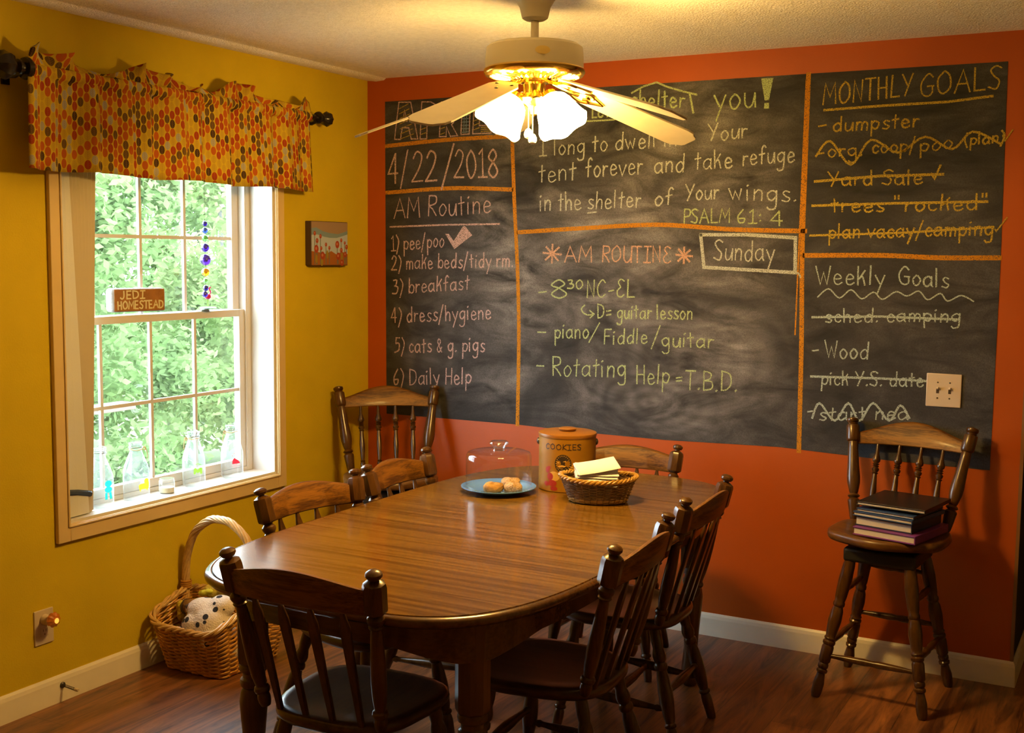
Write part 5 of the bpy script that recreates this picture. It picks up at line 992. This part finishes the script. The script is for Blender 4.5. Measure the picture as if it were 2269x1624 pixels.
b = MB(); n = 20; b.add([(.1545*cos(va2+.15*cos(2*pi*k/n)), .1545*sin(va2+.15*cos(2*pi*k/n)), fz(2.222)+.0125*sin(2*pi*k/n)) for k in range(n)]+[(.1550*cos(va2), .1550*sin(va2), fz(2.222))], [(k, (k+1) % n, n) for k in range(n)]); b.build('oval_badge', M['badge'], fan)
b = MB(); b.lathe([(.1535, fz(2.189)), (.158, fz(2.185)), (.1585, fz(2.176)), (.152, fz(2.166)), (.140, fz(2.162))], 64, caps=False); b.build('brass_ring', M['brass'], fan)
b = MB(); n = 72; vs_ = []
for r_, z, d in ((.142, 2.163, 0), (.130, 2.159, .006), (.085, 2.154, .006), (.075, 2.152, 0), (.03, 2.150, 0)):
    for k in range(n*2): vs_.append((r_*cos(pi*k/n), r_*sin(pi*k/n), fz(z)+(d if k % 4 < 2 else 0)))
b.add(vs_, [(j*2*n+k, j*2*n+(k+1) % (2*n), (j+1)*2*n+(k+1) % (2*n), (j+1)*2*n+k) for j in range(4) for k in range(2*n)]); b.build('fluted_plate', M['brass'], fan, smooth=False)
MB().lathe([(.046, fz(2.152)), (.046, fz(2.144)), (.036, fz(2.140)), (.0355, fz(2.112)), (.040, fz(2.108)), (.052, fz(2.102)), (.054, fz(2.096)), (.046, fz(2.088)), (.030, fz(2.078)), (.016, fz(2.066)), (.012, fz(2.050)), (.004, fz(2.044))], 36).build('switch_housing', M['brass'], fan)
b = MB(); b.tube([(.0362*cos(va2-.16), .0362*sin(va2-.16), fz(z)) for z in (2.142, 2.138)], .0022, 6); b.build('switch_lever', M['ink'], fan)
BASE = 28.64
for i, th in enumerate((25, 97, 169, 236, 313)):
    Mz = Matrix.Rotation(R(BASE+th), 4, 'Z') @ Matrix.Translation((.085, 0, fz(2.145))) @ Matrix.Rotation(R((17.5, 11, 18, 20.5, 16.5)[i]), 4, 'Y') @ Matrix.Rotation(R(-12), 4, 'X')
    L0, L1 = .055, .518; b = MB(); w0, w1 = .052, .066
    ol_ = [(L0, -.030), (L0+.035, -w0), (L1-.055, -w1), (L1-.030, -w1+.004), (L1-.022, -w1+.014), (L1-.004, -w1+.026), (L1, -w1+.038), (L1, w1-.038), (L1-.004, w1-.026), (L1-.022, w1-.014), (L1-.030, w1-.004), (L1-.055, w1), (L0+.035, w0), (L0, .030)]
    b.prism(ol_, 0, .0065, Mz); bl = b.build('blade', M['blade'], fan, smooth=False, bevel=.0015)
    b = MB()
    for x, y in ((L0+.030, -.026), (L0+.030, .026), (L0+.075, 0)): b.lathe([(.0060, .0062), (.0060, .0080), (.002, .0092)], 10, Mz @ Matrix.Translation((x, y, 0)))
    b.build('blade_screws', M['iron'], bl)
    b = MB(); b.tube([Mz @ Vector(p) for p in cr([(-.045, 0, .004), (-.01, 0, -.006), (L0+.02, 0, -.006)], 5)], .010, 8, flat=.6)
    for s in (-1, 1):
        sc_ = cr([(L0-.02, 0, -.004), (L0+.01, .022*s, -.004), (L0+.045, .034*s, -.004), (L0+.070, .022*s, -.004), (L0+.060, .008*s, -.004), (L0+.044, .014*s, -.004)], 6); b.tube([Mz @ p for p in sc_], .0055, 6)
        b.tube([Mz @ p for p in cr([(L0+.070, .022*s, -.004), (L0+.095, .010*s, -.004), (L0+.115, 0, -.004)], 5)], .0045, 6)
    b.build('blade_iron', M['brass'], bl)
# lamp arms and frosted shades: directions measured across the view
for i, (th, lit) in enumerate(((198, 1), (-42, 1), (276, 0), (90, 0))):
    a = R(BASE+th); d = Vector((cos(a), sin(a), 0)); tilt = R(33)
    dn = (d*sin(tilt)+Vector((0, 0, -cos(tilt)))).normalized(); p0 = Vector((0, 0, fz(2.106)))+d*.040; nk = p0+d*.020+Vector((0, 0, -.004))
    if th == 90: continue
    b = MB(); b.tube(cr([p0-d*.012, p0+d*.006, nk], 4), .009, 8); Mx = axis(nk-dn*.012, nk+dn); b.lathe([(.014, 0), (.024, .004), (.026, .018), (.0275, .026), (.026, .030)] if lit else [(.010, 0), (.015, .006), (.018, .022), (.024, .036), (.020, .040)], 20, Mx); b.build('lamp_arm', M['brass'], fan)
    if not lit: continue
    Ms = axis(nk, nk+dn); n = 48; prof = [(.025, .006), (.036, .012), (.049, .024), (.057, .040), (.062, .056), (.066, .072), (.071, .088), (.077, .102), (.081, .110)]; loops = []
    for r_, z in prof:
        k_ = max(0, (z-.05)/.060); loops.append([(r_*(1+.009*k_*cos(6*2*pi*q/n))*cos(2*pi*q/n), r_*(1+.009*k_*cos(6*2*pi*q/n))*sin(2*pi*q/n), z+.004*k_*cos(6*2*pi*q/n)) for q in range(n)])
    b = MB(); b.rings(loops, Ms, caps=False); lab(b.build('lamp_shade', M['shade'], fan, angle=80), 'lit frosted bell shade')
    b = MB(); b.ball((0, 0, .066), .026, .026, .030, 16, 10, Ms); b.lathe([(.014, .018), (.013, .045)], 12, Ms); b.build('bulb', M['bulb'], fan)
rv = Vector((.8776, .4794, 0)); nv = Vector((.478, -.878, 0))
for off, dep, zb_, nm in ((-.017, .030, 1.985, 'a'), (-.004, .040, 1.968, 'b')):
    p = rv*off+nv*dep; b = MB(); z0 = fz(2.085); z1 = fz(zb_)
    b.tube([p*.6+Vector((0, 0, fz(2.10))), p+Vector((0, 0, z0))], .0035, 6); k = 0; z = z0
    while z > z1+.012: b.ball(tuple(p+Vector((0, 0, z))), .0019, n=6, m=4); z -= .0040
    pc = b.build('pull_chain', M['brass'], fan)
    MB().lathe([(.003, .018), (.0085, .014), (.0125, .006), (.0135, -.002), (.011, -.010), (.004, -.014)], 16, Matrix.Translation(p+Vector((0, 0, z1)))).build('pull_knob', M['plate_ivory'], pc)
